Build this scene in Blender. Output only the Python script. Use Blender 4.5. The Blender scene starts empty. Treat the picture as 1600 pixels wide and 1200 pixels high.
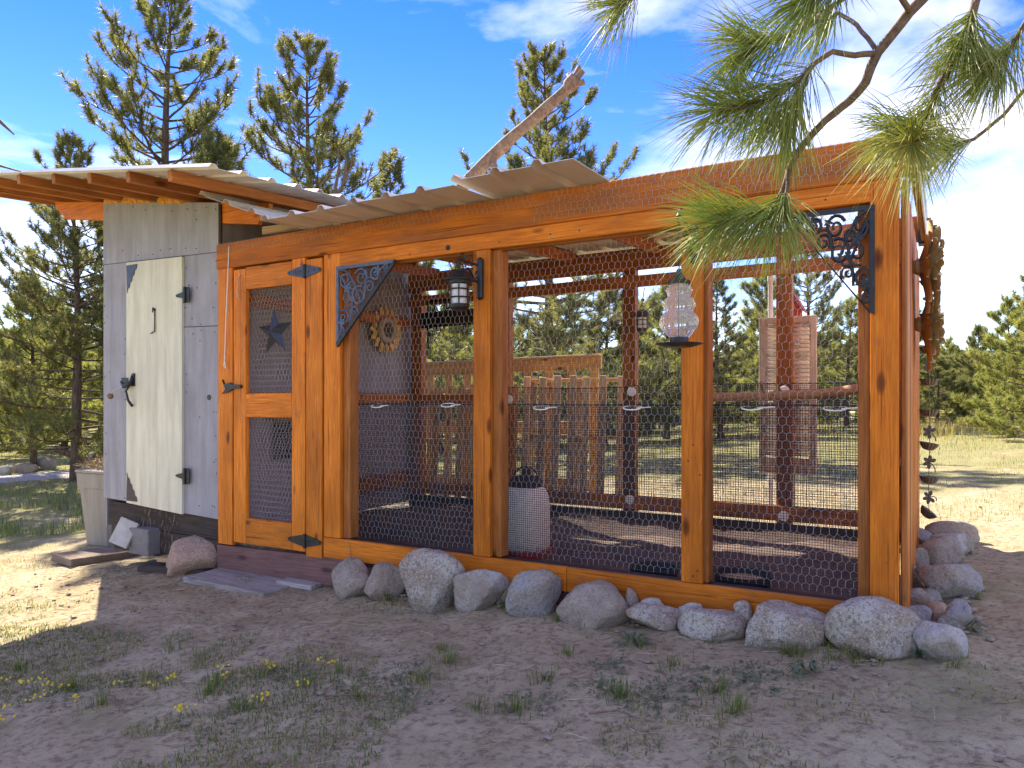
import bpy, math, random
import numpy as np
from mathutils import Vector, Matrix, noise
from math import radians, sin, cos, pi, sqrt

random.seed(7); rng = np.random.default_rng(7)
sc = bpy.context.scene
COL = sc.collection

# ------------------------------------------------------------------ camera, sky, sun, exposure
F, YAW, HZ, EYE = 1149.0, radians(30.2), 628.0, 1.25       # focal length and horizon row measured on a 1600x1200 frame
CAMX, CAMY = 0.155, -3.844
cd = bpy.data.cameras.new('camera'); cam = bpy.data.objects.new('camera', cd); COL.objects.link(cam)
cd.sensor_width = 36; cd.lens = F / 1600 * 36; cd.shift_y = 28 / 1600
cd.clip_start = 0.05; cd.clip_end = 8000
cam.location = (CAMX, CAMY, EYE); cam.rotation_euler = (pi / 2, 0, YAW)
sc.camera = cam

SUN_AZ, SUN_EL = radians(58), radians(42)                    # left of +y, above the horizon
w = bpy.data.worlds.new('World'); sc.world = w; w.use_nodes = True
nt = w.node_tree; bgn = nt.nodes['Background']
sky = nt.nodes.new('ShaderNodeTexSky'); sky.sky_type = 'NISHITA'; sky.sun_disc = False
sky.sun_elevation = SUN_EL; sky.sun_rotation = -SUN_AZ
sky.air_density = 1.0; sky.dust_density = 0.0; sky.ozone_density = 1.0; sky.altitude = 700
hs = nt.nodes.new('ShaderNodeHueSaturation'); hs.inputs['Saturation'].default_value = 1.45; hs.inputs['Hue'].default_value = 0.53
tc = nt.nodes.new('ShaderNodeTexCoord'); mp = nt.nodes.new('ShaderNodeMapping')
mp.inputs['Scale'].default_value = (1.0, 1.0, 2.6); mp.inputs['Location'].default_value = (2.14, 4.9, 3.33)
cn = nt.nodes.new('ShaderNodeTexNoise'); cn.inputs['Scale'].default_value = 2.1; cn.inputs['Detail'].default_value = 9
cn.inputs['Roughness'].default_value = 0.56; cn.inputs['Distortion'].default_value = 0.25
cr = nt.nodes.new('ShaderNodeValToRGB')
cr.color_ramp.elements[0].position = 0.46; cr.color_ramp.elements[0].color = (0, 0, 0, 1)
cr.color_ramp.elements[1].position = 0.74; cr.color_ramp.elements[1].color = (0.72, 0.72, 0.72, 1)
mx = nt.nodes.new('ShaderNodeMixRGB'); mx.inputs['Color2'].default_value = (10.4, 9.5, 8.4, 1)
L = nt.links.new
L(tc.outputs['Generated'], mp.inputs['Vector']); L(mp.outputs[0], cn.inputs['Vector']); L(cn.outputs['Fac'], cr.inputs[0])
L(sky.outputs[0], hs.inputs['Color']); L(hs.outputs[0], mx.inputs['Color1']); L(cr.outputs[0], mx.inputs['Fac']); L(mx.outputs[0], bgn.inputs['Color'])
bgn.inputs['Strength'].default_value = 0.09

sd = bpy.data.lights.new('sun', 'SUN'); sun = bpy.data.objects.new('sun', sd); COL.objects.link(sun)
sd.energy = 4.1; sd.angle = radians(0.55); sd.color = (1.0, 0.90, 0.76)
SUND = Vector((-sin(SUN_AZ) * cos(SUN_EL), cos(SUN_AZ) * cos(SUN_EL), sin(SUN_EL)))
sun.rotation_euler = SUND.to_track_quat('Z', 'Y').to_euler(); sun.location = (-20, 12, 24)
vs = sc.view_settings; vs.view_transform = 'Standard'; vs.look = 'None'; vs.gamma = 1; vs.use_curve_mapping = False
vs.exposure = 1.95

# ------------------------------------------------------------------ measuring: photo directions turned into places
ER = (cos(YAW), sin(YAW)); EF = (-sin(YAW), cos(YAW))
def ray(px, py):
    a, b = (px - 800) / F, (HZ - py) / F
    return (a * ER[0] + EF[0], a * ER[1] + EF[1], b)
def onY(px, py, y0):
    d = ray(px, py); s = (y0 - CAMY) / d[1]; return Vector((CAMX + s * d[0], y0, EYE + s * d[2]))
def onX(px, py, x0):
    d = ray(px, py); s = (x0 - CAMX) / d[0]; return Vector((x0, CAMY + s * d[1], EYE + s * d[2]))
def atZ(px, py, Z):
    d = ray(px, py); return Vector((CAMX + Z * d[0], CAMY + Z * d[1], EYE + Z * d[2]))
def sstep(a, b, v):
    t = min(1, max(0, (v - a) / (b - a))); return t * t * (3 - 2 * t)
def G(x, y, fine=True):                                       # height of the ground
    gx = max(-10, min(2.0, x))
    z = 0.16 + 0.056 * gx + 0.022 * max(-2, min(6, y))
    rx, ry = x - CAMX, y - CAMY
    r = sqrt(rx * rx + ry * ry)
    X = rx * ER[0] + ry * ER[1]; Zd = rx * EF[0] + ry * EF[1]
    side = sstep(-0.15, 0.35, X / max(r, .01)) if Zd > -2 else .5
    if r > 9: z += side * 0.012 * min(r - 9, 22) + (1 - side) * 0.0 * (r - 9)
    if r > 34: z -= (0.03 * side + 0.01 * (1 - side)) * (min(r, 400) - 34)
    inside = sstep(-4.72, -4.6, x) * (1 - sstep(-0.12, -0.02, x)) * sstep(0.0, 0.10, y) * (1 - sstep(2.36, 2.46, y))
    if inside > 0:
        fl = 0.20 + 0.05 * noise.noise(Vector((x * 1.6, y * 1.6, 3.1))) + 0.06 * math.exp(-((x + .5) ** 2 + (y - 1.5) ** 2) / .25)
        z = z * (1 - inside) + fl * inside
    if fine:
        z += 0.035 * noise.noise(Vector((x * .7, y * .7, 0))) * min(1, r / 4) + 0.016 * noise.noise(Vector((x * 2.7, y * 2.7, 5)))
        if r < 14: z += 0.014 * noise.noise(Vector((x * 6, y * 6, 9))) + 0.010 * noise.noise(Vector((x * 15, y * 15, 2)))
    return z
def onG(px, py):
    z = 0.1
    for _ in range(8):
        d = ray(px, py); s = (z - EYE) / d[2]; p = (CAMX + s * d[0], CAMY + s * d[1]); z = .5 * z + .5 * G(*p)
    return Vector((p[0], p[1], G(*p)))

# ------------------------------------------------------------------ object helpers
WL = {}
def _link(name, me, mat, parent, loc, label, cat, group, kind):
    o = bpy.data.objects.new(name, me); COL.objects.link(o)
    if mat is not None and me is not None and len(me.materials) == 0: me.materials.append(mat)
    WL[o.name] = Vector(loc)
    if parent is not None:
        o.parent = parent; o.location = Vector(loc) - WL[parent.name]
    else: o.location = loc
    if label: o['label'] = label
    if cat: o['category'] = cat
    if group: o['group'] = group
    if kind: o['kind'] = kind
    return o
def root(name, loc, label, cat, group=None, parent=None):
    return _link(name, None, None, parent, loc, label, cat, group, None)
def mesh_np(name, V, Fa, smooth=False):
    V = np.asarray(V, dtype=np.float32); Fa = np.asarray(Fa, dtype=np.int32)
    me = bpy.data.meshes.new(name); k = Fa.shape[1]
    me.vertices.add(len(V)); me.vertices.foreach_set('co', V.ravel())
    me.loops.add(Fa.size); me.loops.foreach_set('vertex_index', Fa.ravel())
    me.polygons.add(len(Fa)); me.polygons.foreach_set('loop_start', np.arange(0, Fa.size, k, dtype=np.int32))
    me.polygons.foreach_set('use_smooth', np.full(len(Fa), smooth))
    me.update(calc_edges=True); return me
def mk(name, V, Fa, mat, parent=None, label=None, cat=None, group=None, kind=None, smooth=False, loc=None):
    """one mesh object from world-space vertices"""
    V = np.asarray(V, dtype=np.float64)
    if loc is None:
        loc = Vector(((V[:, 0].min() + V[:, 0].max()) / 2, (V[:, 1].min() + V[:, 1].max()) / 2, V[:, 2].min()))
    Vl = V - np.array(loc)
    if isinstance(Fa, np.ndarray): me = mesh_np(name, Vl, Fa, smooth)
    else:
        me = bpy.data.meshes.new(name); me.from_pydata(Vl.tolist(), [], Fa)
        if smooth: me.polygons.foreach_set('use_smooth', np.full(len(me.polygons), True))
        me.update()
    return _link(name, me, mat, parent, loc, label, cat, group, kind)
class Geo:
    """collects simple shapes of ONE part"""
    def __init__(s): s.V = []; s.F = []
    def add(s, V, Fc):
        n = len(s.V); s.V += [tuple(v) for v in V]; s.F += [tuple(i + n for i in f) for f in Fc]; return s
    def tube(s, pts, rad, sides=6, cap=True):
        pts = [Vector(p) for p in pts]; n = len(pts)
        if not hasattr(rad, '__len__'): rad = [rad] * n
        V = []; up = None
        for i, p in enumerate(pts):
            t = (pts[min(i + 1, n - 1)] - pts[max(i - 1, 0)])
            t = t.normalized() if t.length > 1e-9 else Vector((0, 0, 1))
            if up is None: up = t.orthogonal().normalized()
            up = (up - t * up.dot(t)); up = up.normalized() if up.length > 1e-6 else t.orthogonal().normalized()
            b = t.cross(up)
            for k in range(sides):
                a = 2 * pi * k / sides; V.append(p + (up * cos(a) + b * sin(a)) * rad[i])
        Fc = []
        for i in range(n - 1):
            for k in range(sides):
                k2 = (k + 1) % sides; Fc.append((i * sides + k, i * sides + k2, (i + 1) * sides + k2, (i + 1) * sides + k))
        if cap: Fc.append(tuple(range(sides))[::-1]); Fc.append(tuple((n - 1) * sides + k for k in range(sides)))
        return s.add(V, Fc)
    def lathe(s, c, prof, seg=24, ribs=0, rib=0.0):
        """prof = [(r, z)...] around the vertical axis through c"""
        V = []; Fc = []
        for r, z in prof:
            for k in range(seg):
                a = 2 * pi * k / seg; rr = r * (1 + rib * cos(ribs * a)) if ribs else r
                V.append((c[0] + rr * cos(a), c[1] + rr * sin(a), c[2] + z))
        m = len(prof)
        for i in range(m - 1):
            for k in range(seg):
                k2 = (k + 1) % seg; Fc.append((i * seg + k, i * seg + k2, (i + 1) * seg + k2, (i + 1) * seg + k))
        if prof[0][0] > 1e-5: Fc.append(tuple(range(seg))[::-1])
        if prof[-1][0] > 1e-5: Fc.append(tuple((m - 1) * seg + k for k in range(seg)))
        return s.add(V, Fc)
    def poly(s, pts, th, nrm):
        """a flat outline given real thickness along nrm"""
        nrm = Vector(nrm).normalized() * th; n = len(pts)
        V = [Vector(p) for p in pts] + [Vector(p) + nrm for p in pts]
        Fc = [tuple(range(n))[::-1], tuple(range(n, 2 * n))] + [(i, (i + 1) % n, n + (i + 1) % n, n + i) for i in range(n)]
        return s.add(V, Fc)
    def box(s, lo, hi, k=0.002):
        lo = Vector(lo); hi = Vector(hi); V, Fc = chamfer((hi - lo) / 2, k); c = (lo + hi) / 2
        return s.add([Vector(v) + c for v in V], Fc)
    def ball(s, c, r, n=8, m=6):
        prof = [(max(1e-6, r * sin(pi * i / m)), -r * cos(pi * i / m)) for i in range(m + 1)]
        return s.lathe(c, prof, n)
    def make(s, name, mat, parent=None, **kw): return mk(name, s.V, s.F, mat, parent, **kw)

def chamfer(h, k):
    a, b, c = h; k = min(k, .45 * a, .45 * b, .45 * c); V = []; ix = {}
    for sx in (-1, 1):
        for sy in (-1, 1):
            for sz in (-1, 1):
                for ax, (x, y, z) in enumerate(((a, b - k, c - k), (a - k, b, c - k), (a - k, b - k, c))):
                    ix[(sx, sy, sz, ax)] = len(V); V.append((sx * x, sy * y, sz * z))
    Fc = []; S = (-1, 1)
    for s in S:
        Fc.append([ix[(s, u, v, 0)] for u, v in ((-1, -1), (1, -1), (1, 1), (-1, 1))])
        Fc.append([ix[(u, s, v, 1)] for u, v in ((-1, -1), (1, -1), (1, 1), (-1, 1))])
        Fc.append([ix[(u, v, s, 2)] for u, v in ((-1, -1), (1, -1), (1, 1), (-1, 1))])
    for p in S:
        for q in S:
            Fc.append([ix[(p, q, -1, 0)], ix[(p, q, 1, 0)], ix[(p, q, 1, 1)], ix[(p, q, -1, 1)]])
            Fc.append([ix[(p, -1, q, 0)], ix[(p, 1, q, 0)], ix[(p, 1, q, 2)], ix[(p, -1, q, 2)]])
            Fc.append([ix[(-1, p, q, 1)], ix[(1, p, q, 1)], ix[(1, p, q, 2)], ix[(-1, p, q, 2)]])
            for r in S: Fc.append([ix[(p, q, r, 0)], ix[(p, q, r, 1)], ix[(p, q, r, 2)]])
    out = []
    for f in Fc:
        v = [Vector(V[i]) for i in f]; n = (v[1] - v[0]).cross(v[2] - v[0]); cc = sum(v, Vector()) / len(v)
        out.append(tuple(f) if n.dot(cc) > 0 else tuple(f)[::-1])
    return V, out

def board(name, a, b, width, thick, wdir, mat, parent=None, k=0.004, **kw):
    """a plank from a to b (centre line); local X runs along the grain"""
    a = Vector(a); b = Vector(b); x = (b - a); Ln = x.length; x.normalize()
    y = Vector(wdir); y = (y - x * y.dot(x)).normalized(); z = x.cross(y)
    V, Fc = chamfer((Ln / 2, width / 2, thick / 2), k)
    me = bpy.data.meshes.new(name); me.from_pydata(V, [], Fc); me.update()
    c = (a + b) / 2
    o = _link(name, me, mat, parent, c, kw.get('label'), kw.get('cat'), kw.get('group'), kw.get('kind'))
    o.rotation_euler = Matrix((x, y, z)).transposed().to_euler()
    return o

def tubes_np(P0, P1, r, sides=3):
    P0 = np.asarray(P0, float); P1 = np.asarray(P1, float); n = len(P0)
    r = np.broadcast_to(np.asarray(r, float), (n,))
    d = P1 - P0; d /= np.maximum(np.linalg.norm(d, axis=1, keepdims=True), 1e-9)
    ref = np.where(np.abs(d[:, [1]]) < .9, np.array([[0., 1, 0]]), np.array([[1., 0, 0]]))
    u = np.cross(d, ref); u /= np.linalg.norm(u, axis=1, keepdims=True); v = np.cross(d, u)
    V = np.zeros((n, 2 * sides, 3))
    for k in range(sides):
        a = 2 * pi * k / sides; off = (u * cos(a) + v * sin(a)) * r[:, None]
        V[:, k] = P0 + off; V[:, sides + k] = P1 + off
    base = (np.arange(n) * 2 * sides)[:, None]
    Fs = [np.hstack([base + k, base + (k + 1) % sides, base + sides + (k + 1) % sides, base + sides + k]) for k in range(sides)]
    return V.reshape(-1, 3), np.vstack(Fs).astype(np.int32)

# ------------------------------------------------------------------ materials
class M:
    def __init__(s, name):
        s.m = bpy.data.materials.new(name); s.m.use_nodes = True; s.nt = s.m.node_tree
        s.b = s.nt.nodes['Principled BSDF']; s.out = s.nt.nodes['Material Output']
    def n(s, t, **kw):
        x = s.nt.nodes.new(t)
        for k, v in kw.items():
            if k in x.inputs: x.inputs[k].default_value = v
            else: setattr(x, k, v)
        return x
    def l(s, a, b): s.nt.links.new(a, b)
    def coords(s, scale=(1, 1, 1), rnd=True, kind='Object'):
        tc = s.n('ShaderNodeTexCoord'); mpn = s.n('ShaderNodeMapping'); mpn.inputs['Scale'].default_value = scale
        src = tc.outputs[kind]
        if rnd:
            oi = s.n('ShaderNodeObjectInfo'); mu = s.n('ShaderNodeMath', operation='MULTIPLY'); mu.inputs[1].default_value = 37.0
            s.l(oi.outputs['Random'], mu.inputs[0]); ad = s.n('ShaderNodeVectorMath', operation='ADD')
            s.l(src, ad.inputs[0]); s.l(mu.outputs[0], ad.inputs[1]); src = ad.outputs[0]
        s.l(src, mpn.inputs['Vector']); return mpn.outputs[0]
    def noise(s, vec, scale, detail=4, rough=.55, dist=0.0):
        x = s.n('ShaderNodeTexNoise'); x.inputs['Scale'].default_value = scale; x.inputs['Detail'].default_value = detail
        x.inputs['Roughness'].default_value = rough; x.inputs['Distortion'].default_value = dist
        if vec is not None: s.l(vec, x.inputs['Vector'])
        return x.outputs['Fac']
    def ramp(s, fac, stops):
        x = s.n('ShaderNodeValToRGB'); e = x.color_ramp.elements
        while len(e) < len(stops): e.new(.5)
        for el, (p, c) in zip(e, stops):
            el.position = p; el.color = (c[0], c[1], c[2], 1) if hasattr(c, '__len__') else (c, c, c, 1)
        s.l(fac, x.inputs[0]); return x.outputs[0]
    def mix(s, fac, a, b, mode='MIX'):
        x = s.n('ShaderNodeMixRGB', blend_type=mode)
        for i, v in zip(('Fac', 'Color1', 'Color2'), (fac, a, b)):
            if hasattr(v, 'is_output'): s.l(v, x.inputs[i])
            elif hasattr(v, '__len__'): x.inputs[i].default_value = (*v[:3], 1)
            else: x.inputs[i].default_value = v
        return x.outputs[0]
    def bump(s, h, st=.3, dist=.01, prev=None):
        x = s.n('ShaderNodeBump'); x.inputs['Strength'].default_value = st; x.inputs['Distance'].default_value = dist
        s.l(h, x.inputs['Height'])
        if prev is not None: s.l(prev, x.inputs['Normal'])
        return x.outputs[0]
    def fin(s, col=None, rough=.6, metal=0.0, nrm=None, spec=.4, **kw):
        if col is not None:
            if hasattr(col, 'is_output'): s.l(col, s.b.inputs['Base Color'])
            else: s.b.inputs['Base Color'].default_value = (*col[:3], 1)
        if hasattr(rough, 'is_output'): s.l(rough, s.b.inputs['Roughness'])
        else: s.b.inputs['Roughness'].default_value = rough
        s.b.inputs['Metallic'].default_value = metal; s.b.inputs['Specular IOR Level'].default_value = spec
        if nrm is not None: s.l(nrm, s.b.inputs['Normal'])
        for k, v in kw.items(): s.b.inputs[k].default_value = v
        return s.m

def wood(name, light, dark, knot, rough=.5, weather=None, wamt=.5, grain=1.0):
    m = M(name); v = m.coords((1.2, 30, 30)); v2 = m.coords((.9, 3, 3)); v3 = m.coords((2.6, 7, 7))
    g = m.noise(v, 4.0, 7, .62, .6); bl = m.noise(v2, 2.2, 4)
    c = m.mix(m.ramp(g, ((.36, 0), (.64, 1))), dark, light)
    c = m.mix(m.ramp(bl, ((.32, .55), (.6, 0))), c, tuple(.55 * d for d in dark))
    vo = m.n('ShaderNodeTexVoronoi'); vo.inputs['Scale'].default_value = 1.0; m.l(v3, vo.inputs['Vector'])
    kn = m.ramp(vo.outputs['Distance'], ((.0, 1), (.10, .75), (.17, 0)))
    c = m.mix(kn, c, knot)
    oi = m.n('ShaderNodeObjectInfo'); hsv = m.n('ShaderNodeHueSaturation')
    mr = m.n('ShaderNodeMapRange'); mr.inputs['To Min'].default_value = .78; mr.inputs['To Max'].default_value = 1.15
    m.l(oi.outputs['Random'], mr.inputs['Value']); m.l(mr.outputs[0], hsv.inputs['Value']); m.l(c, hsv.inputs['Color']); c = hsv.outputs[0]
    if weather is not None:
        wn = m.noise(m.coords((1.1, 5, 5)), 1.7, 6, .65)
        c = m.mix(m.ramp(wn, ((.5 - .2 * wamt, 0), (.78, wamt))), c, weather)
    ck = m.noise(m.coords((.45, 34, 34)), 3.0, 3, .5, .3); ckm = m.ramp(ck, ((.315, .85), (.355, 0)))
    c = m.mix(ckm, c, tuple(.30 * d for d in dark))
    st = m.noise(m.coords((1.6, 4, 4)), 2.6, 6, .7, .6); c = m.mix(m.ramp(st, ((.58, 0), (.70, .55))), c, tuple(.45 * d + .035 for d in dark))
    wn2 = m.noise(m.coords((2.2, 9, 9)), 2.1, 7, .72, .8); c = m.mix(m.ramp(wn2, ((.60, 0), (.74, .45))), c, tuple(min(.85, 1.15 * q + .05) for q in light))
    nb = m.bump(ckm, -.5, .003, m.bump(g, .45 * grain, .004))
    return m.fin(c, m.ramp(g, ((.3, rough + .12), (.7, rough - .05))), 0, nb, .16)

ORANGE = wood('stained_wood', (.80, .250, .022), (.54, .138, .011), (.10, .022, .006), .46)
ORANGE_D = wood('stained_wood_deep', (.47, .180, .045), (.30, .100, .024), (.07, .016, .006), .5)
FASC = wood('stained_wood_weathered', (.66, .195, .018), (.44, .110, .012), (.09, .022, .008), .6, (.15, .085, .055), .55, 1.6)
RAFT = wood('rafter_wood', (.52, .200, .055), (.34, .115, .030), (.08, .02, .008), .5)
TOE = wood('mauve_stained_wood', (.24, .125, .105), (.15, .078, .068), (.07, .035, .03), .7)
RAW = wood('raw_lumber', (.62, .43, .24), (.45, .28, .13), (.20, .10, .05), .75)
PALW = wood('pallet_wood', (.84, .66, .43), (.66, .47, .27), (.16, .08, .04), .75, (.36, .30, .25), .5)
PALO = wood('pallet_wood_orange', (.80, .52, .23), (.60, .34, .13), (.14, .06, .02), .7)
GREYW = wood('weathered_grey_board', (.56, .49, .42), (.36, .30, .245), (.11, .09, .08), .85, (.46, .44, .42), .5, 2.0)
BROWNW = wood('dirty_brown_board', (.33, .235, .15), (.20, .14, .09), (.10, .07, .05), .85, (.30, .26, .22), .5, 1.6)
DARKW = wood('dark_painted_board', (.075, .055, .045), (.045, .034, .03), (.03, .022, .02), .75, (.13, .10, .08), .4)
SHUTW = wood('faded_shutter_paint', (.72, .58, .42), (.56, .43, .30), (.30, .20, .13), .7, (.70, .60, .48), .5)

def paint(name, col, dirt, spots=True, rough=.65, streak=(1, 1, .12)):
    m = M(name); v = m.coords(streak); n1 = m.noise(v, 14, 7, .65, .3); v2 = m.coords((1, 1, 1)); n2 = m.noise(v2, 2.3, 5, .6)
    c = m.mix(m.ramp(n1, ((.40, 0), (.64, .75))), col, tuple(.70 * x for x in col))
    c = m.mix(m.ramp(n2, ((.45, 0), (.75, .5))), c, dirt)
    if spots:
        vo = m.n('ShaderNodeTexVoronoi'); vo.inputs['Scale'].default_value = 8.5; m.l(m.coords((1, 1, .8)), vo.inputs['Vector'])
        c = m.mix(m.ramp(vo.outputs['Distance'], ((.04, .9), (.085, 0))), c, (.07, .055, .05))
    fine = m.noise(m.coords((1, 1, .25)), 60, 4, .7)
    return m.fin(c, rough, 0, m.bump(fine, .35, .003, m.bump(n1, .3, .004)), .3)
GREYP = paint('grey_painted_plywood', (.345, .330, .350), (.20, .17, .16))
GREYPI = paint('grey_painted_plywood_plain', (.30, .29, .325), (.22, .18, .17), False)
MINT = paint('pale_door_paint', (.70, .66, .49), (.52, .47, .36), False, .6)
BINP = paint('beige_plastic', (.33, .295, .24), (.30, .26, .21), False, .55)
WHITEP = paint('chipped_white_paint', (.50, .47, .42), (.28, .22, .17), True, .7)
CONC = paint('concrete', (.22, .205, .19), (.22, .20, .18), True, .9, (1, 1, 1))

def metal(name, col, rough=.45, met=.7, rust=None, bump=.15):
    m = M(name); n1 = m.noise(m.coords((1, 1, 1)), 30, 5, .6)
    c = m.mix(m.ramp(n1, ((.35, 0), (.75, .6))), col, rust if rust else tuple(.6 * x for x in col))
    return m.fin(c, m.ramp(n1, ((.3, max(.05, rough - .1)), (.8, min(1, rough + .2)))), met, m.bump(n1, bump, .002), .5)
IRON = metal('black_iron', (.022, .024, .028), .42, .3)
STEEL = metal('dark_blue_steel', (.060, .070, .095), .40, .6, (.05, .035, .03))
RUSTY = metal('rusty_plate', (.07, .06, .055), .7, .2, (.13, .07, .04))
GALV = metal('galvanised_wire', (.44, .43, .42), .5, .1)
BLACKP = metal('black_mesh_plastic', (.012, .012, .014), .55, 0)
WHITEPL = metal('white_plastic', (.78, .77, .74), .45, 0, (.6, .57, .5))
BRONZE = metal('bronze_leaf_metal', (.60, .46, .25), .42, .15, (.36, .23, .11))
RUBBER = metal('black_rubber', (.018, .018, .02), .75, 0, (.06, .05, .045))
REDP = metal('red_plastic', (.42, .03, .03), .5, 0, (.25, .03, .02))
REDW = metal('red_painted_wood', (.45, .055, .02), .6, 0, (.28, .04, .02))
BLUEIRON = metal('blue_grey_iron', (.085, .115, .185), .5, .15, (.05, .065, .10))
def roofmetal():
    m = M('ribbed_roof_metal'); n1 = m.noise(m.coords((1, .2, 1)), 9, 5, .6); n2 = m.noise(m.coords((1, 1, 1)), 2.5, 4)
    c = m.mix(m.ramp(n1, ((.35, 0), (.75, .6))), (.66, .63, .59), (.50, .46, .41))
    c = m.mix(m.ramp(n2, ((.5, 0), (.8, .5))), c, (.36, .27, .20))
    return m.fin(c, .48, .35, m.bump(n1, .1, .003), .5)
ROOFM = roofmetal()
def cup():
    m = M('dark_cup_metal'); return m.fin((.16, .145, .125), .42, .7)
CUPM = cup()
def jug():
    m = M('dusty_white_plastic'); n1 = m.noise(m.coords((1, 1, 1)), 5, 6, .65); tc = m.n('ShaderNodeTexCoord'); sp = m.n('ShaderNodeSeparateXYZ')
    m.l(tc.outputs['Object'], sp.inputs[0]); lo = m.ramp(sp.outputs['Z'], ((.0, .85), (.32, .12)))
    c = m.mix(m.mix(1, lo, m.ramp(n1, ((.3, .25), (.7, 1))), 'MULTIPLY'), (.86, .82, .75), (.50, .38, .27))
    return m.fin(c, .55, 0, None, .4)
JUG = jug()
def glass():
    m = M('ribbed_clear_glass'); m.fin((.93, .92, .90), .06, 0, None, .5); m.b.inputs['Transmission Weight'].default_value = .82; m.b.inputs['IOR'].default_value = 1.25
    return m.m
GLASS = glass()
def lampglass():
    m = M('frosted_lantern_glass'); m.fin((.80, .77, .72), .35, 0, None, .5); m.b.inputs['Transmission Weight'].default_value = .35; return m.m
LGLASS = lampglass()
def seedm():
    m = M('grain_feed'); n1 = m.noise(m.coords(), 90, 3); c = m.ramp(n1, ((.3, (.24, .15, .07)), (.7, (.55, .40, .22)))); return m.fin(c, .9, 0, m.bump(n1, .6, .006))
FEED = seedm()
def straw():
    m = M('straw'); oi = m.n('ShaderNodeNewGeometry'); c = m.ramp(oi.outputs['Random Per Island'], ((0, (.17, .10, .045)), (.55, (.38, .25, .11)), (1, (.68, .54, .30)))); return m.fin(c, .7)
STRAW = straw()

def needles(name, cols, trans):
    m = M(name); g = m.n('ShaderNodeNewGeometry'); oi = m.n('ShaderNodeObjectInfo')
    n1 = m.noise(m.coords((1, 1, 1)), 1.6, 3); a = m.n('ShaderNodeMath', operation='ADD'); a.use_clamp = True
    mu = m.n('ShaderNodeMath', operation='MULTIPLY'); mu.inputs[1].default_value = .45; m.l(g.outputs['Random Per Island'], mu.inputs[0])
    mu2 = m.n('ShaderNodeMath', operation='MULTIPLY_ADD'); mu2.inputs[1].default_value = 1.1; mu2.inputs[2].default_value = -.28; m.l(n1, mu2.inputs[0])
    m.l(mu.outputs[0], a.inputs[0]); m.l(mu2.outputs[0], a.inputs[1])
    c = m.ramp(a.outputs[0], ((0, cols[0]), (.5, cols[1]), (1, cols[2]))); m.fin(c, .5, 0, None, .35)
    t = m.n('ShaderNodeBsdfTranslucent'); c2 = m.mix(1, c, (1.5, 1.45, .75), 'MULTIPLY'); m.l(c2, t.inputs['Color'])
    ms = m.n('ShaderNodeMixShader'); ms.inputs[0].default_value = trans
    m.l(m.b.outputs[0], ms.inputs[1]); m.l(t.outputs[0], ms.inputs[2]); m.l(ms.outputs[0], m.out.inputs['Surface']); return m.m
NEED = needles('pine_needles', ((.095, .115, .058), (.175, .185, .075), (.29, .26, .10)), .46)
NEEDY = needles('sunny_pine_needles', ((.12, .15, .06), (.23, .25, .085), (.37, .34, .125)), .48)  # lighter, yellower copy of the pine needles, with sunlight put into the colour
NEEDF = needles('long_pine_needles', ((.12, .20, .065), (.29, .35, .11), (.60, .54, .24)), .48)
GRASSM = needles('grass_blades', ((.07, .12, .032), (.13, .18, .045), (.30, .26, .10)), .32)
DRYM = needles('dry_grass', ((.22, .19, .07), (.36, .31, .13), (.52, .43, .22)), .35)
LEAFM = needles('grey_green_leaves', ((.07, .11, .06), (.12, .16, .09), (.17, .21, .13)), .25)
def plain(name, c, rough=.6): m = M(name); return m.fin(c, rough)
YELLOW = plain('yellow_petals', (.72, .55, .03))
def bark():
    m = M('pine_bark'); v = m.coords((6, 6, 1.4)); n1 = m.noise(v, 3.2, 6, .65, .4)
    c = m.ramp(n1, ((.3, (.050, .036, .028)), (.55, (.14, .095, .066)), (.75, (.24, .165, .115)))); return m.fin(c, .9, 0, m.bump(n1, .8, .03), .2)
BARK = bark()
def twig():
    m = M('twig_bark'); n1 = m.noise(m.coords((1, 1, 1), False), 70, 4, .6); c = m.ramp(n1, ((.3, (.075, .048, .030)), (.7, (.20, .13, .08)))); return m.fin(c, .8, 0, m.bump(n1, .6, .004))
TWIG = twig()
def drift():
    m = M('driftwood'); n1 = m.noise(m.coords((2, 2, 2), False), 14, 6, .7, .5); c = m.ramp(n1, ((.3, (.10, .055, .032)), (.52, (.22, .135, .082)), (.75, (.35, .25, .17)))); return m.fin(c, .8, 0, m.bump(n1, .6, .01))
DRIFT = drift()

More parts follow.
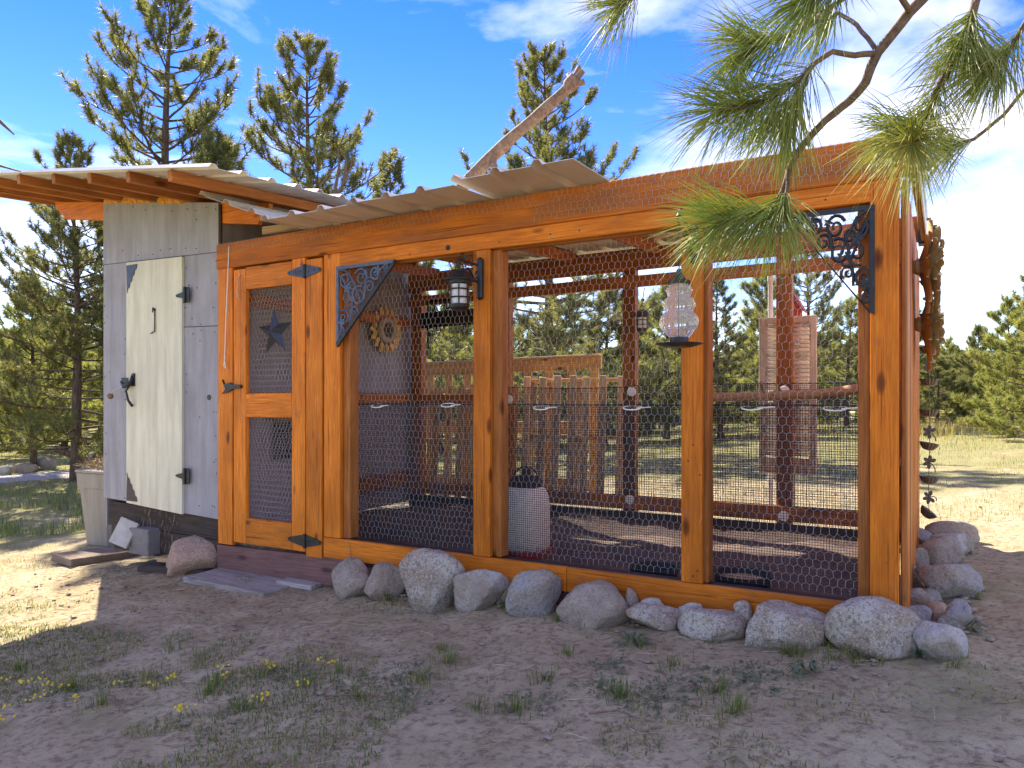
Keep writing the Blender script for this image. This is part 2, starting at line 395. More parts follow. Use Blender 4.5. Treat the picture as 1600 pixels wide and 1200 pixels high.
def rockmat(name, base, dark, light, spec=1.0, stain=None):
    m = M(name); v = m.coords((1, 1, 1)); n0 = m.noise(v, 4.2, 6, .65, .5); n1 = m.noise(v, 55, 3, .7); n2 = m.noise(v, 130, 2, .6); n3 = m.noise(v, 14, 6, .65)
    c = m.mix(m.ramp(n0, ((.42, 0), (.58, 1))), base, tuple(.72 * x for x in base) if stain is None else stain)
    c = m.mix(m.ramp(n1, ((.42, 1 * spec), (.50, 0))), c, dark)
    c = m.mix(m.ramp(n2, ((.56, 0), (.64, .9 * spec))), c, light)
    c = m.mix(m.ramp(n3, ((.62, 0), (.75, .55))), c, dark)
    return m.fin(c, .92, 0, m.bump(n1, .35, .008, m.bump(n3, .8, .04)), .08)
ROCKS = {'pale': rockmat('pale_granite', (.47, .42, .34), (.19, .16, .13), (.66, .62, .54), .75, (.33, .25, .17)),
         'tan': rockmat('tan_rock', (.40, .325, .25), (.21, .16, .12), (.52, .45, .36), .5, (.31, .25, .19)),
         'grey': rockmat('blue_grey_rock', (.34, .32, .30), (.18, .17, .16), (.48, .46, .43), .6, (.36, .295, .22)),
         'pink': rockmat('pinkish_brown_rock', (.50, .325, .22), (.27, .16, .105), (.62, .46, .34), .5, (.42, .30, .22)),
         'white': rockmat('white_grey_rock', (.47, .43, .38), (.27, .24, .20), (.62, .58, .52), .5, (.33, .26, .185))}

def groundmat():
    m = M('dry_dirt_and_moss'); v = m.coords((1, 1, 1), False)
    n0 = m.noise(v, .55, 6, .6, .2); n1 = m.noise(v, 2.6, 7, .66); n2 = m.noise(v, 26, 5, .7); n3 = m.noise(v, 120, 3, .7); n4 = m.noise(v, .9, 5, .62)
    dirt = m.ramp(n1, ((.3, (.36, .290, .168)), (.52, (.47, .385, .232)), (.72, (.57, .480, .305))))
    dirt = m.mix(m.ramp(n2, ((.36, .75), (.52, 0))), dirt, (.19, .135, .082))
    dirt = m.mix(m.ramp(n3, ((.60, 0), (.70, .75))), dirt, (.62, .51, .40))
    green = m.ramp(n2, ((.3, (.080, .115, .032)), (.55, (.165, .195, .058)), (.8, (.32, .31, .12))))
    # how much grows where: thin close to the coop, a patchy meadow further out
    tcn = m.n('ShaderNodeTexCoord'); ln = m.n('ShaderNodeVectorMath', operation='DISTANCE'); ln.inputs[1].default_value = (-2.2, .8, .2)
    m.l(tcn.outputs['Object'], ln.inputs[0]); far = m.n('ShaderNodeMapRange'); far.inputs['From Min'].default_value = 3.2; far.inputs['From Max'].default_value = 11
    far.inputs['To Min'].default_value = -.10; far.inputs['To Max'].default_value = .24; m.l(ln.outputs['Value'], far.inputs['Value'])
    ad = m.n('ShaderNodeMath', operation='ADD'); m.l(n4, ad.inputs[0]); m.l(far.outputs[0], ad.inputs[1])
    pat = m.mix(1, m.ramp(ad.outputs[0], ((.46, 0), (.60, .9))), m.ramp(n2, ((.40, .15), (.58, 1))), 'MULTIPLY')
    c = m.mix(pat, dirt, green)
    return m.fin(c, .95, 0, m.bump(n3, .6, .008, m.bump(n2, .9, .03)), 0.0)
GROUND = groundmat()
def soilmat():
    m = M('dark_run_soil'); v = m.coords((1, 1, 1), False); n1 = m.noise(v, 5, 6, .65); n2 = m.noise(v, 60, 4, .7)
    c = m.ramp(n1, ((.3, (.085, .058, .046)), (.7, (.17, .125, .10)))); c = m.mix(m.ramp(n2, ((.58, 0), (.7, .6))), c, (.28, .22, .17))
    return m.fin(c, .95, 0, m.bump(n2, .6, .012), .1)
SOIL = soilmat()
def pathmat():
    m = M('pale_gravel'); n1 = m.noise(m.coords((1, 1, 1), False), 40, 5, .7); c = m.ramp(n1, ((.3, (.30, .28, .26)), (.7, (.52, .49, .46)))); return m.fin(c, .95, 0, m.bump(n1, .6, .02), .1)
PATHM = pathmat()
def hillmat():
    m = M('far_forest'); n1 = m.noise(m.coords((1, 1, 1), False), .01, 6, .7); c = m.ramp(n1, ((.35, (.035, .055, .035)), (.65, (.11, .11, .065)))); return m.fin(c, 1, 0, None, 0)
HILLM = hillmat()

# ------------------------------------------------------------------ the ground
def axis(c, near, step, far):
    a = [0.0]; s = step
    while a[-1] < far:
        if a[-1] > near: s *= 1.16
        a.append(a[-1] + s)
    a = np.array(a); return np.concatenate([-a[:0:-1], a]) + c
gxs = axis(-2.2, 4.8, .042, 900); gys = axis(-0.2, 3.6, .042, 900)
def ground_mesh():
    nx, ny = len(gxs), len(gys)
    V = np.zeros((ny, nx, 3)); V[..., 0] = gxs[None, :]; V[..., 1] = gys[:, None]
    for j in range(ny):
        for i in range(nx): V[j, i, 2] = G(gxs[i], gys[j])
    i = np.arange(nx - 1); j = np.arange(ny - 1); a = (j[:, None] * nx + i[None, :]).ravel()
    Fa = np.stack([a, a + 1, a + nx + 1, a + nx], 1).astype(np.int32)
    o = mk('ground', V.reshape(-1, 3), Fa, GROUND, kind='structure', smooth=True, loc=(0, 0, 0)); o['label'] = 'dry bare dirt ground with patches of low green growth'
ground_mesh()
def strip(name, pts, width, mat, label):
    V = []; Fc = []
    for k, (x, y) in enumerate(pts):
        x0, y0 = pts[max(0, k - 1)]; x1, y1 = pts[min(len(pts) - 1, k + 1)]
        d = Vector((x1 - x0, y1 - y0)).normalized(); nrm = Vector((-d.y, d.x))
        for i in range(7):
            t = (i / 6 - .5) * width * (1 + .25 * noise.noise(Vector((k * .7, i * .01, 4)))); X, Y = x + nrm.x * t, y + nrm.y * t
            V.append((X, Y, G(X, Y) + (.05 if 0 < i < 6 else -.04)))
        if k: Fc += [((k - 1) * 7 + i, (k - 1) * 7 + i + 1, k * 7 + i + 1, k * 7 + i) for i in range(6)]
    o = mk(name, V, Fc, mat, kind='structure', smooth=True); o['label'] = label
pa = onG(-40, 752); pb = onG(120, 742)
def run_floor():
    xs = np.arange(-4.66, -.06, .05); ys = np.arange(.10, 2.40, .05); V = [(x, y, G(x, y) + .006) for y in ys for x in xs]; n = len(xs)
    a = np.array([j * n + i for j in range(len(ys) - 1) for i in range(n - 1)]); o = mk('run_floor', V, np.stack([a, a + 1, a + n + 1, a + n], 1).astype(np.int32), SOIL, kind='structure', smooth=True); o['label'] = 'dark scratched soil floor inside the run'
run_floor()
strip('gravel_path', [(pa.x + (pb.x - pa.x) * t, pa.y + (pb.y - pa.y) * t + .25 * sin(t * 2)) for t in np.linspace(-3, 3, 60)], 1.5, PATHM, 'pale gravel track running behind the shed')

def hill(name, az0, az1, dist, hfun, label):
    V = []; Fc = []; n = 60
    for k in range(n + 1):
        a = az0 + (az1 - az0) * k / n
        for i, (dd, hh) in enumerate(((.72, -.10), (.84, .45), (.93, .8), (1.0, 1.0), (1.12, .7), (1.4, -.1))):
            r = dist * dd; V.append((CAMX + r * sin(a), CAMY + r * cos(a), hfun(a) * hh * (1 + .15 * noise.noise(Vector((a * 30, i, 2))))))
        if k: Fc += [((k - 1) * 6 + i, (k - 1) * 6 + i + 1, k * 6 + i + 1, k * 6 + i) for i in range(5)]
    o = mk(name, V, Fc, HILLM, kind='structure', smooth=True); o['label'] = label
hill('far_hill', radians(-95), radians(45), 2600, lambda a: 170 + 60 * noise.noise(Vector((a * 4, 0, 1))) + 22 * noise.noise(Vector((a * 17, 0, 1))), 'wooded ridge far off behind the trees')

# ------------------------------------------------------------------ netting and mesh makers
def hexnet(name, x0, x1, z0, z1, y, parent, cw=.037, ph=.042, r=.00085, wob=1.25, seed=0, mapf=None, mat=None, kind='stuff'):
    P0 = []; P1 = []; R = []; h = ph * .30; cache = {}
    rr = random.Random(seed)
    def pt(i, j, top):
        k = (i, j, top)
        if k not in cache:
            x = x0 + (i * .5) * cw; z = z0 + j * ph + (ph - h if top else 0)
            n = noise.noise_vector(Vector((x * 6 + seed, z * 6, 0)))
            cache[k] = (x + n.x * .006 * wob + rr.uniform(-1, 1) * .003 * wob, y + n.y * .011 * wob, z + n.z * .006 * wob + rr.uniform(-1, 1) * .002 * wob)
        return cache[k]
    nx = int((x1 - x0) / cw * 2) + 2; nz = int((z1 - z0) / ph) + 2
    ok = lambda p: x0 - .004 <= p[0] <= x1 + .004 and z0 - .004 <= p[2] <= z1 + .004
    for j in range(-1, nz):
        for i in range(-1, nx):
            if (i + j) % 2: continue
            b = pt(i, j, False); t = pt(i, j, True)
            if ok(b) and ok(t): P0.append(b); P1.append(t); R.append(r * 1.4)
            for s in (-1, 1):
                q = pt(i + s, j + 1, False)
                if ok(t) and ok(q): P0.append(t); P1.append(q); R.append(r)
    P0 = np.array(P0); P1 = np.array(P1)
    if mapf is not None: P0 = np.array([mapf(p) for p in P0]); P1 = np.array([mapf(p) for p in P1])
    V, Fa = tubes_np(P0, P1, np.array(R))
    return mk(name, V, Fa, mat or GALV, parent, kind=kind)
def cloth(name, x0, x1, z0, z1, y, parent, pitch=.0135, r=.0016, sag=0.0, seed=0):
    P0 = []; P1 = []; R = []
    def pt(x, z):
        n = noise.noise(Vector((x * 2.2 + seed, z * 2.2, seed))); n2 = noise.noise(Vector((x * 1.3, seed, 7)))
        return (x + .004 * noise.noise(Vector((x * 4, z * 4, 3 + seed))), y + .012 * n, z + sag * n2 * (z - z0) / (z1 - z0))
    xs = np.arange(x0, x1, pitch); zs = np.arange(z0, z1 + .001, pitch); zk = np.linspace(z0, z1, 7); xk = np.linspace(x0, x1, 9)
    for x in xs:
        for k in range(6): P0.append(pt(x, zk[k])); P1.append(pt(x, zk[k + 1])); R.append(r)
    for q, z in enumerate(zs):
        for k in range(8): P0.append(pt(xk[k], z)); P1.append(pt(xk[k + 1], z)); R.append(r * (3.2 if q == len(zs) - 1 else 1))
    V, Fa = tubes_np(P0, P1, np.array(R)); return mk(name, V, Fa, BLACKP, parent, kind='stuff')
def ribbed(name, parent, u0, u1, v0, v1, fn, pitch=.23, rib=.026, label=None, seed=0):
    """ribbed roofing sheet: ribs run along v, fn(u, v, h) places it"""
    us = []; u = u0
    while u < u1 - .02:
        for du, hh in ((0, 0), (.022, 1), (.052, 1), (.074, 0), (.15, 0)): us.append((u + du, hh * rib))
        u += pitch
    us = [q for q in us if q[0] < u1] + [(u1, 0)]; vk = np.linspace(v0, v1, 7); n = len(us); V = []; Fc = []
    for th in (0, -.003):
        for v in vk:
            for u, hh in us: V.append(fn(u, v, hh + th + .004 * noise.noise(Vector((u * 3, v * 3, seed)))))
    m = len(vk); o = n * m
    for j in range(m - 1):
        for i in range(n - 1):
            a = j * n + i; Fc.append((a, a + 1, a + n + 1, a + n)); Fc.append((o + a, o + a + n, o + a + n + 1, o + a + 1))
    for i in range(n - 1): Fc.append((i, o + i, o + i + 1, i + 1)); e = (m - 1) * n + i; Fc.append((e, e + 1, o + e + 1, o + e))
    for j in range(m - 1): a = j * n; Fc.append((a, a + n, o + a + n, o + a)); a += n - 1; Fc.append((a, o + a, o + a + n, a + n))
    ob = mk(name, V, Fc, ROOFM, parent)
    if label: ob['label'] = label
    return ob
def screws(name, parent, pts, nrm, mat, r=.005):
    g = Geo(); nrm = Vector(nrm)
    for p in pts: g.tube([Vector(p), Vector(p) + nrm * .003], [r, r * .7], 6)
    return g.make(name, mat, parent)

# ------------------------------------------------------------------ the shed
SX0, SX1 = -6.29, -4.745; D = 2.45
shed = root('garden_shed', ((SX0 + SX1) / 2, D / 2, -.1), 'tall grey painted plywood shed with pale door and overhanging metal roof', 'shed')
def rz(x): return 2.822 + (-4.76 - x) * .140                 # underside of the shed rafters
def panel(name, x0, x1, zb0, zb1, zt0, zt1, y, parent, mat, th=.018, label=None):
    g = Geo(); g.poly([(x0, y, zb0), (x1, y, zb1), (x1, y, zt1), (x0, y, zt0)], th, (0, 1, 0)); o = g.make(name, mat, parent)
    if label: o['label'] = label
    return o
panel('wall_panel', SX0, SX1, 2.475, 2.43, rz(SX0) - .004, rz(SX1) - .004, -.012, shed, GREYP)
panel('wall_panel', SX0, -5.905, .40, .388, 2.470, 2.459, -.010, shed, GREYP)
panel('wall_panel', -5.165, SX1, 1.862, 1.852, 2.437, 2.425, -.010, shed, GREYP)
panel('wall_panel', -5.165, SX1, .345, .328, 1.856, 1.846, -.013, shed, GREYP)
panel('wall_panel', -5.905, -5.165, .41, .39, 2.46, 2.435, .014, shed, GREYPI)            # behind the door
g = Geo(); g.poly([(SX1 - .02, .01, .15), (SX1 - .02, D, .2), (SX1 - .02, D, 2.80), (SX1 - .02, .01, 2.80)], .02, (1, 0, 0)); g.make('side_wall', GREYPI, shed)
g = Geo(); g.poly([(SX0 + .002, .01, .15), (SX0 + .002, D, .2), (SX0 + .002, D, 3.02), (SX0 + .002, .01, 3.02)], .02, (1, 0, 0)); g.make('side_wall', GREYPI, shed)
g = Geo(); g.poly([(SX0, D - .02, .15), (SX1, D - .02, .2), (SX1, D - .02, 2.80), (SX0, D - .02, 3.02)], .02, (0, 1, 0)); g.make('back_wall', GREYPI, shed)
board('floor_joist', (SX0 + .06, .05, .10), (SX1 - .02, .05, .08), .18, .05, (0, 0, 1), DARKW, shed)
board('skirt_board', (SX0 + .05, .02, .275), (SX1, .02, .255), .19, .03, (0, 0, 1), DARKW, shed)
board('skirt_board', (SX0 + .13, .025, .065), (SX1, .025, .045), .22, .03, (0, 0, 1), DARKW, shed)
board('corner_trim', (SX1 + .006, .005, .33), (SX1 + .006, .005, 2.80), .022, .02, (1, 0, 0), DARKW, shed)
# shed door
sdoor = root('door', (-5.535, -.03, .36), None, None, parent=shed)
xd0, xd1, xs = -5.912, -5.163, -5.50
for a, b in ((xd0, xs - .0015), (xs + .0015, xd1)):
    t = lambda x, p, q: p + (q - p) * (x - xd0) / (xd1 - xd0)
    g = Geo(); g.poly([(a, -.034, t(a, .381, .338)), (b, -.034, t(b, .381, .338)), (b, -.034, t(b, 2.452, 2.430)), (a, -.034, t(a, 2.452, 2.430))], .022, (0, 1, 0))
    g.make('door_board', MINT, sdoor)
def thinge(px, py, y, parent):
    p = onY(px, py, y); g = Geo()
    g.poly([(p.x + .004, y, p.z - .065), (p.x + .05, y, p.z - .062), (p.x + .05, y, p.z + .062), (p.x + .004, y, p.z + .065)], -.006, (0, 1, 0))
    g.poly([(p.x - .006, y - .004, p.z - .028), (p.x - .006, y - .004, p.z + .028), (p.x - .10, y - .004, p.z + .012), (p.x - .118, y - .004, p.z), (p.x - .10, y - .004, p.z - .012)], -.006, (0, 1, 0))
    g.tube([(p.x, y - .01, p.z - .065), (p.x, y - .01, p.z + .065)], .010, 8)
    g.make('hinge', IRON, parent)
thinge(290, 461, -.036, sdoor); thinge(290, 744, -.036, sdoor)
def jag(cx, cz, sx, sz, name, mat, n=9, L1=.15, L2=.23):
    pts = [(cx, cz)] + [(cx + sx * L1 * (1 - k / n) + (.008 * sx if k % 2 else 0), cz + sz * L2 * (k / n) + (.012 * sz if k % 2 else 0)) for k in range(n + 1)]
    g = Geo(); g.poly([(x, -.0365, z) for x, z in pts], -.003, (0, 1, 0)); g.make(name, mat, sdoor)
jag(xd0 + .008, 2.425, 1, -1, 'corner_plate', STEEL); jag(xd0 + .008, .400, 1, 1, 'corner_plate', RUSTY)
pl = onY(203, 600, -.036); g = Geo()
g.tube([(pl.x + .05, -.045, pl.z + .07), (pl.x + .055, -.06, pl.z + .02), (pl.x + .03, -.07, pl.z - .01), (pl.x - .02, -.075, pl.z - .02), (pl.x - .09, -.06, pl.z + .02)], [.012, .017, .022, .020, .010], 8)
g.tube([(pl.x + .055, -.045, pl.z + .03), (pl.x + .015, -.08, pl.z - .06), (pl.x + .06, -.09, pl.z - .14), (pl.x + .055, -.05, pl.z - .19)], [.010, .008, .010, .013], 8)
g.box((pl.x + .035, -.046, pl.z - .02), (pl.x + .075, -.034, pl.z + .09)); g.box((pl.x - .13, -.035, pl.z - .03), (pl.x - .02, -.013, pl.z + .055))
g.make('latch', IRON, sdoor)
g = Geo(); g.tube([(pl.x - .03, -.075, pl.z - .015), (pl.x - .14, -.09, pl.z - .055), (pl.x - .185, -.09, pl.z - .085)], .006, 6); g.make('latch_pin', GALV, sdoor)
g = Geo(); g.ball((pl.x - .195, -.09, pl.z - .105), .026, 10, 8); g.make('pull_knob', DRIFT, sdoor)
a = onY(242, 484, -.036); b = onY(236, 521, -.036); g = Geo()
g.tube([(a.x, -.038, a.z), (a.x + .012, -.045, a.z - .08), (a.x + .006, -.042, a.z - .18), (b.x, -.04, b.z)], .005, 5); g.tube([(a.x - .03, -.039, a.z - .02), (a.x - .02, -.042, a.z + .02), (a.x + .005, -.045, a.z)], .004, 5); g.ball((a.x, -.04, a.z), .013, 8, 6)
g.make('door_string', RUBBER, sdoor)
g = Geo(); p = onY(327, 621, -.013); g.tube([(p.x, -.0135, p.z), (p.x, -.018, p.z)], .022, 12); g.make('vent_plug', RUSTY, shed)
nails = []
for x in (SX0 + .03, -5.94, SX1 - .04, -5.13):
    for z in np.arange(.45, 2.4, .17): nails.append((x + random.uniform(-.012, .012), -.0135, z + random.uniform(-.03, .03)))
for x in np.arange(SX0 + .05, SX1, .11): nails += [(x, -.0135, 2.53 + random.uniform(-.02, .02) - .02 * (x - SX0)), (x + .03, -.0135, rz(x) - .06)]
for x in (-5.06, -4.95, -4.82): nails += [(x, -.0145, 1.80), (x, -.0145, 1.90), (x, -.0145, .42), (x, -.0145, 1.15), (x, -.0145, .78)]
nails = [(a_ + random.uniform(-.03, .03), b_, c_ + random.uniform(-.025, .025)) for a_, b_, c_ in nails if random.random() < .62]; nails = [q for q in nails if SX0 + .01 < q[0] < SX1 - .01 and not -5.93 < q[0] < -5.15 or q[2] > 2.49]
o = screws('nail', shed, nails, (0, -1, 0), RUSTY, .0058); o['kind'] = 'stuff'
# beam and rafters
XE, XW = onY(418, 335, .0).x, onY(84, 325, .0).x
def beamz(x): return rz(x) - .085
g = Geo(); pts = []
for x, dz in ((XW, .085), (XE, .085), (XE, .02), (XE - .03, .012), (XE - .05, -.02), (XE - .10, -.035), (XE - .12, -.075), (XW + .16, -.075), (XW + .14, -.045), (XW + .09, -.03), (XW + .06, .0), (XW + .01, .015)):
    pts.append((x, .012, beamz(x) + dz))
g.poly(pts, .04, (0, 1, 0)); g.make('roof_beam', ORANGE, shed, label='orange beam with scroll cut ends under the shed roof')
board('roof_beam', (XW + .05, D - .1, beamz(XW)), (-4.6, D - .1, beamz(-4.6)), .15, .04, (0, 0, 1), ORANGE_D, shed)
RO = -.83
rxs = [-7.55, -7.05, -6.52, -6.02, -5.55, -5.09, -4.62, -4.16]
for x in rxs:
    z = rz(x) + .037
    board('rafter', (x, RO + random.uniform(-.02, .02), z + .07 * RO), (x, D + .15, z + .07 * D), .072, .045, (0, 0, 1), RAFT, shed)
def shedroof(u, v, h): return (v, u, rz(v) + .077 + .07 * u + h)          # ribs run along x (v), stepping along y (u)
for k in range(4):
    y0 = RO - .07 + k * .90; ribbed('roof_sheet', shed, y0, min(y0 + .93, D + .3), -7.75, -3.70, lambda u, v, h, k=k: shedroof(u, v, h + .004 * k), .23, .024, seed=k)
FOAM = plain('amber_foam', (.62, .27, .03), .8)
for x0, x1 in ((-6.25, -6.06), (-5.98, -5.60), (-5.5, -5.2)):
    g = Geo()
    for k in range(60):
        x = random.uniform(x0, x1); z = rz(x) - .003 + random.random() * .03; g.ball((x, -.005 + random.uniform(-.01, .012), z), random.uniform(.014, .028), 6, 4)
    g.make('foam_filler', FOAM, shed)

# ------------------------------------------------------------------ the chicken run
run = root('chicken_run', (-2.36, D / 2, .15), 'orange stained timber chicken run with wire netting and open corner', 'chicken run')
FT = 2.478                                                     # top of the front fascia
def vpost(x0, x1, z0, z1, y0, y1, mat=ORANGE, name='post', wd=(1, 0, 0)):
    return board(name, ((x0 + x1) / 2, (y0 + y1) / 2, z0), ((x0 + x1) / 2, (y0 + y1) / 2, z1), x1 - x0, y1 - y0, wd, mat, run)
# front face: front trim at y=-.04..0, structural posts behind at y=0..09
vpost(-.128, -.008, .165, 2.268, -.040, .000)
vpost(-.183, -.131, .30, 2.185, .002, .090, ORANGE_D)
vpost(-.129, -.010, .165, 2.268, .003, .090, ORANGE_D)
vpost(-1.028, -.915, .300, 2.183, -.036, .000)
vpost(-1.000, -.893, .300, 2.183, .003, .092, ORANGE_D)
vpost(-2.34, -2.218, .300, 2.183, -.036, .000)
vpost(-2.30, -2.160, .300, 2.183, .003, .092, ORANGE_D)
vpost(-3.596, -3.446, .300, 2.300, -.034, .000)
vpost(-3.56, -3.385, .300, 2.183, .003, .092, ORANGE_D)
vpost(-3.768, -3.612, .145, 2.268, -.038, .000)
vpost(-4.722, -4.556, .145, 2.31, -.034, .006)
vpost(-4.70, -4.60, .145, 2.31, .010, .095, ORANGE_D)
board('fascia', (-4.722, -.030, FT - .098), (.075, -.030, FT - .098), .192, .040, (0, 0, 1), FASC, run, .005)
board('header', (-3.444, -.018, 2.235), (-.004, -.018, 2.235), .100, .036, (0, 0, 1), ORANGE, run)
board('header', (-4.6, .03, 2.27), (-.06, .03, 2.27), .19, .045, (0, 0, 1), ORANGE_D, run)
for x0, x1 in ((-3.596, -1.70), (-1.697, .0)):
    board('sill', (x0, -.020, .228), (x1, -.020, .228), .140, .040, (0, 0, 1), ORANGE, run)
board('base_timber', (-3.6, .05, .15), (-.02, .05, .15), .28, .09, (0, 0, 1), DARKW, run)
board('toe_board', (-4.735, -.012, .030), (-3.40, -.012, .060), .205, .040, (0, 0, 1), TOE, run)
board('toe_board', (-3.39, -.005, .06), (-1.7, -.005, .10), .12, .03, (0, 0, 1), TOE, run)
screws('screw', run, [onY(px, py, -.037) for px, py in ((700, 390), (640, 398), (780, 378), (860, 366), (905, 360), (1290, 312), (1395, 300), (1400, 307), (1385, 880), (1075, 720), (1083, 695), (1093, 742), (1083, 900), (1090, 892))], (0, -1, 0), IRON)
g = Geo(); p = onY(700, 387, -.037); g.tube([(p.x, -.0365, p.z), (p.x, -.040, p.z)], .017, 12); g.make('knot_hole', RUBBER, run)  # raised black disc, the dark inside the hole is put into its colour
# back wall
for x0, x1 in ((-.14, -.02), (-.99, -.87), (-2.31, -2.19), (-3.61, -3.49), (-4.70, -4.56)):
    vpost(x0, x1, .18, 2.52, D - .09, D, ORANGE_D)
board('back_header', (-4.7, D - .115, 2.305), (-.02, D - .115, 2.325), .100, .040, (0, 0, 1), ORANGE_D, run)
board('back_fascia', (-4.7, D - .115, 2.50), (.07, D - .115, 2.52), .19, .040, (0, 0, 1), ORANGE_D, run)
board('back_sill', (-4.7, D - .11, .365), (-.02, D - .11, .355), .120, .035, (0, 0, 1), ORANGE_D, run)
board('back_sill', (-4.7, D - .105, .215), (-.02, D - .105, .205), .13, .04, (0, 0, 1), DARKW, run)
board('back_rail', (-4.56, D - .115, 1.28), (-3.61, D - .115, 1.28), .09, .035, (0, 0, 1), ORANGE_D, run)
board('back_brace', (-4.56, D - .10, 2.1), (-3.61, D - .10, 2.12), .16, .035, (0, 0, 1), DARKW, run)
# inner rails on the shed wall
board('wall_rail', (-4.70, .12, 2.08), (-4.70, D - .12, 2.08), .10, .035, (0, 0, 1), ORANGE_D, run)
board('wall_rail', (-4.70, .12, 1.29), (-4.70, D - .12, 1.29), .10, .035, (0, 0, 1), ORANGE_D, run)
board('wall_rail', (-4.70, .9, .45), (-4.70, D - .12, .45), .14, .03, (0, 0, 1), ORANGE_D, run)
p = onX(450, 690, -4.70)
g = Geo(); g.box((-4.722, p.y - .14, p.z - .15), (-4.702, p.y + .17, p.z + .17)); g.make('pop_hole', RUBBER, run)  # solid black block, the shade inside the opening is put into its colour
board('pop_hole_lintel', (-4.69, p.y - .17, p.z + .215), (-4.69, p.y + .21, p.z + .215), .06, .03, (0, 0, 1), ORANGE_D, run)
# right side wall: upright boards
nb = 17; wb = (D - .01) / nb
for k in range(nb):
    y0 = .004 + k * wb; h = 2.28 + .02 * k / nb
    board('side_board', (.010, y0 + wb / 2, .17), (.010, y0 + wb / 2, h), wb - .006, .022 + random.uniform(0, .006), (0, 1, 0), ORANGE if k % 3 else ORANGE_D, run, .005)
board('side_batten', (-.02, .1, .9), (-.02, D - .1, .9), .09, .035, (0, 0, 1), ORANGE_D, run)
board('rake_board', (.052, -.008, FT - .105), (.052, D + .1, FT + .045), .185, .030, (0, 0, 1), ORANGE_D, run)
board('rake_flashing', (.073, -.045, FT - .09), (.073, D + .14, FT + .06), .24, .008, (0, 0, 1), ROOFM, run, .002, label='pale metal flashing along the sloping roof edge')
# roof structure
def run_z(y): return FT + .004 + .060 * y
for x in (-4.3, -3.55, -2.75, -1.95, -1.30):
    board('roof_rafter', (x, .06, run_z(.06) - .05), (x, D - .14, run_z(D - .14) - .05), .09, .04, (0, 0, 1), ORANGE_D, run)
for k, (x0, x1) in enumerate(((-3.76, -2.96), (-2.98, -2.20), (-2.22, -1.46))):
    ribbed('roof_sheet', run, x0, x1, -.455, D + .25, lambda u, v, h, k=k: (u, v, run_z(v) + .006 + h + .005 * k + (.045 * max(0, -v) if k == 2 else 0)), .255, .030, seed=5 + k)
pA = onY(363, 305, -.42); 
def tilt(u, v, h):                                              # the loose sheet that slopes down from the shed eave
    t = (u + 4.42) / .78; return (u, v, run_z(v) + .008 + h + .27 * max(0, 1 - t) ** 1.1)
ribbed('roof_sheet', run, -4.42, -3.64, -.43, D + .2, tilt, .255, .030, 'loose roof sheet tilted up towards the shed', seed=9)
board('loose_plank', onY(413, 363, .05) + Vector((0, 0, .008)), onY(540, 346, .05) + Vector((0, 0, .008)), .06, .05, (0, 0, 1), RAW, run, .004, label='raw pale plank lying on the fascia')
# netting
for k, (x0, x1) in enumerate(((-3.44, -2.24), (-2.22, -.95), (-.93, -.12))):
    hexnet('netting', x0, x1, .30, 2.185, .0995, run, seed=k)
    cloth('hardware_cloth', x0, x1, .30, 1.235, .118, run, seed=k * 3)
hexnet('netting', -4.70, .06, 2.395, 2.487, -.0535, run, .037, .042, .0010, .6, 11)
hexnet('netting', -1.9, .06, 2.31, 2.40, -.0535, run, .037, .042, .0010, .6, 17)
hexnet('netting', -1.46, .03, .0, D, 0, run, .05, .056, .0011, .8, 12, lambda p: (p[0], p[2], run_z(p[2]) + .012 + .02 * noise.noise(Vector((p[0] * 2, p[2] * 2, 0)))))
for k, (x0, x1) in enumerate(((-4.56, -3.55), (-3.49, -2.25), (-2.25, -.93), (-.93, -.08))):
    if k: cloth('hardware_cloth', x0, x1, .27, 1.375 + .01 * k, D - .125, run, .0150, .0016, .02, 20 + k)
for px, py in ((988, 612), (1226, 611), (797, 624), (985, 780), (1225, 806)):
    p = onY(px, py, D - .12); g = Geo(); g.tube([(p.x, D - .136, p.z), (p.x, D - .150, p.z)], [.042, .038], 16); g.tube([(p.x, D - .150, p.z), (p.x, D - .156, p.z)], .010, 8); g.make('fixing_disc', WHITEPL, run)
for px, py, yy in ((846, 637, .11), (988, 637, .11), (1175, 637, .11), (1305, 638, .11), (590, 634, .11), (700, 633, .11)):
    p = onY(px, py, yy); g = Geo(); a = [Vector((p.x + .055 * cos(t), yy + .02 * sin(t), p.z + .012 * sin(t))) for t in np.linspace(0, 2 * pi, 13)]
    g.tube(a, .004, 5); g.tube([(p.x + .03, yy - .01, p.z - .002), (p.x + .12, yy - .03, p.z + .004)], .003, 5); g.make('cable_tie', WHITEPL, run)

# screen door
door = root('screen_door', (-4.15, -.02, .18), None, None, parent=run)
ds = .115
def dboard(name, a, b, wd, dirv): return board(name, a, b, wd, .036, dirv, ORANGE, door)
x0, x1 = -4.532, -3.776
dboard('stile', (x0 + .068, -.022, .175), (x0 + .068, -.022, 2.262), .136, (1, 0, 0))
dboard('stile', (x1 - .066, -.022, .175), (x1 - .066, -.022, 2.285), .132, (1, 0, 0))
for za, zb in ((2.105, 2.272), (1.135, 1.315), (.175, .37)):
    dboard('rail', (x0 + .137, -.022, (za + zb) / 2), (x1 - .133, -.022, (za + zb) / 2), zb - za, (0, 0, 1))
for za, zb, s in ((1.315, 2.105, 31), (.37, 1.135, 33)):
    hexnet('netting', x0 + .12, x1 - .12, za - .02, zb + .02, .004, door, .037, .040, .0012, 1.2, s)
    hexnet('netting', x0 + .12, x1 - .12, za - .02, zb + .02, .022, door, .036, .041, .0011, 1.4, s + 1)
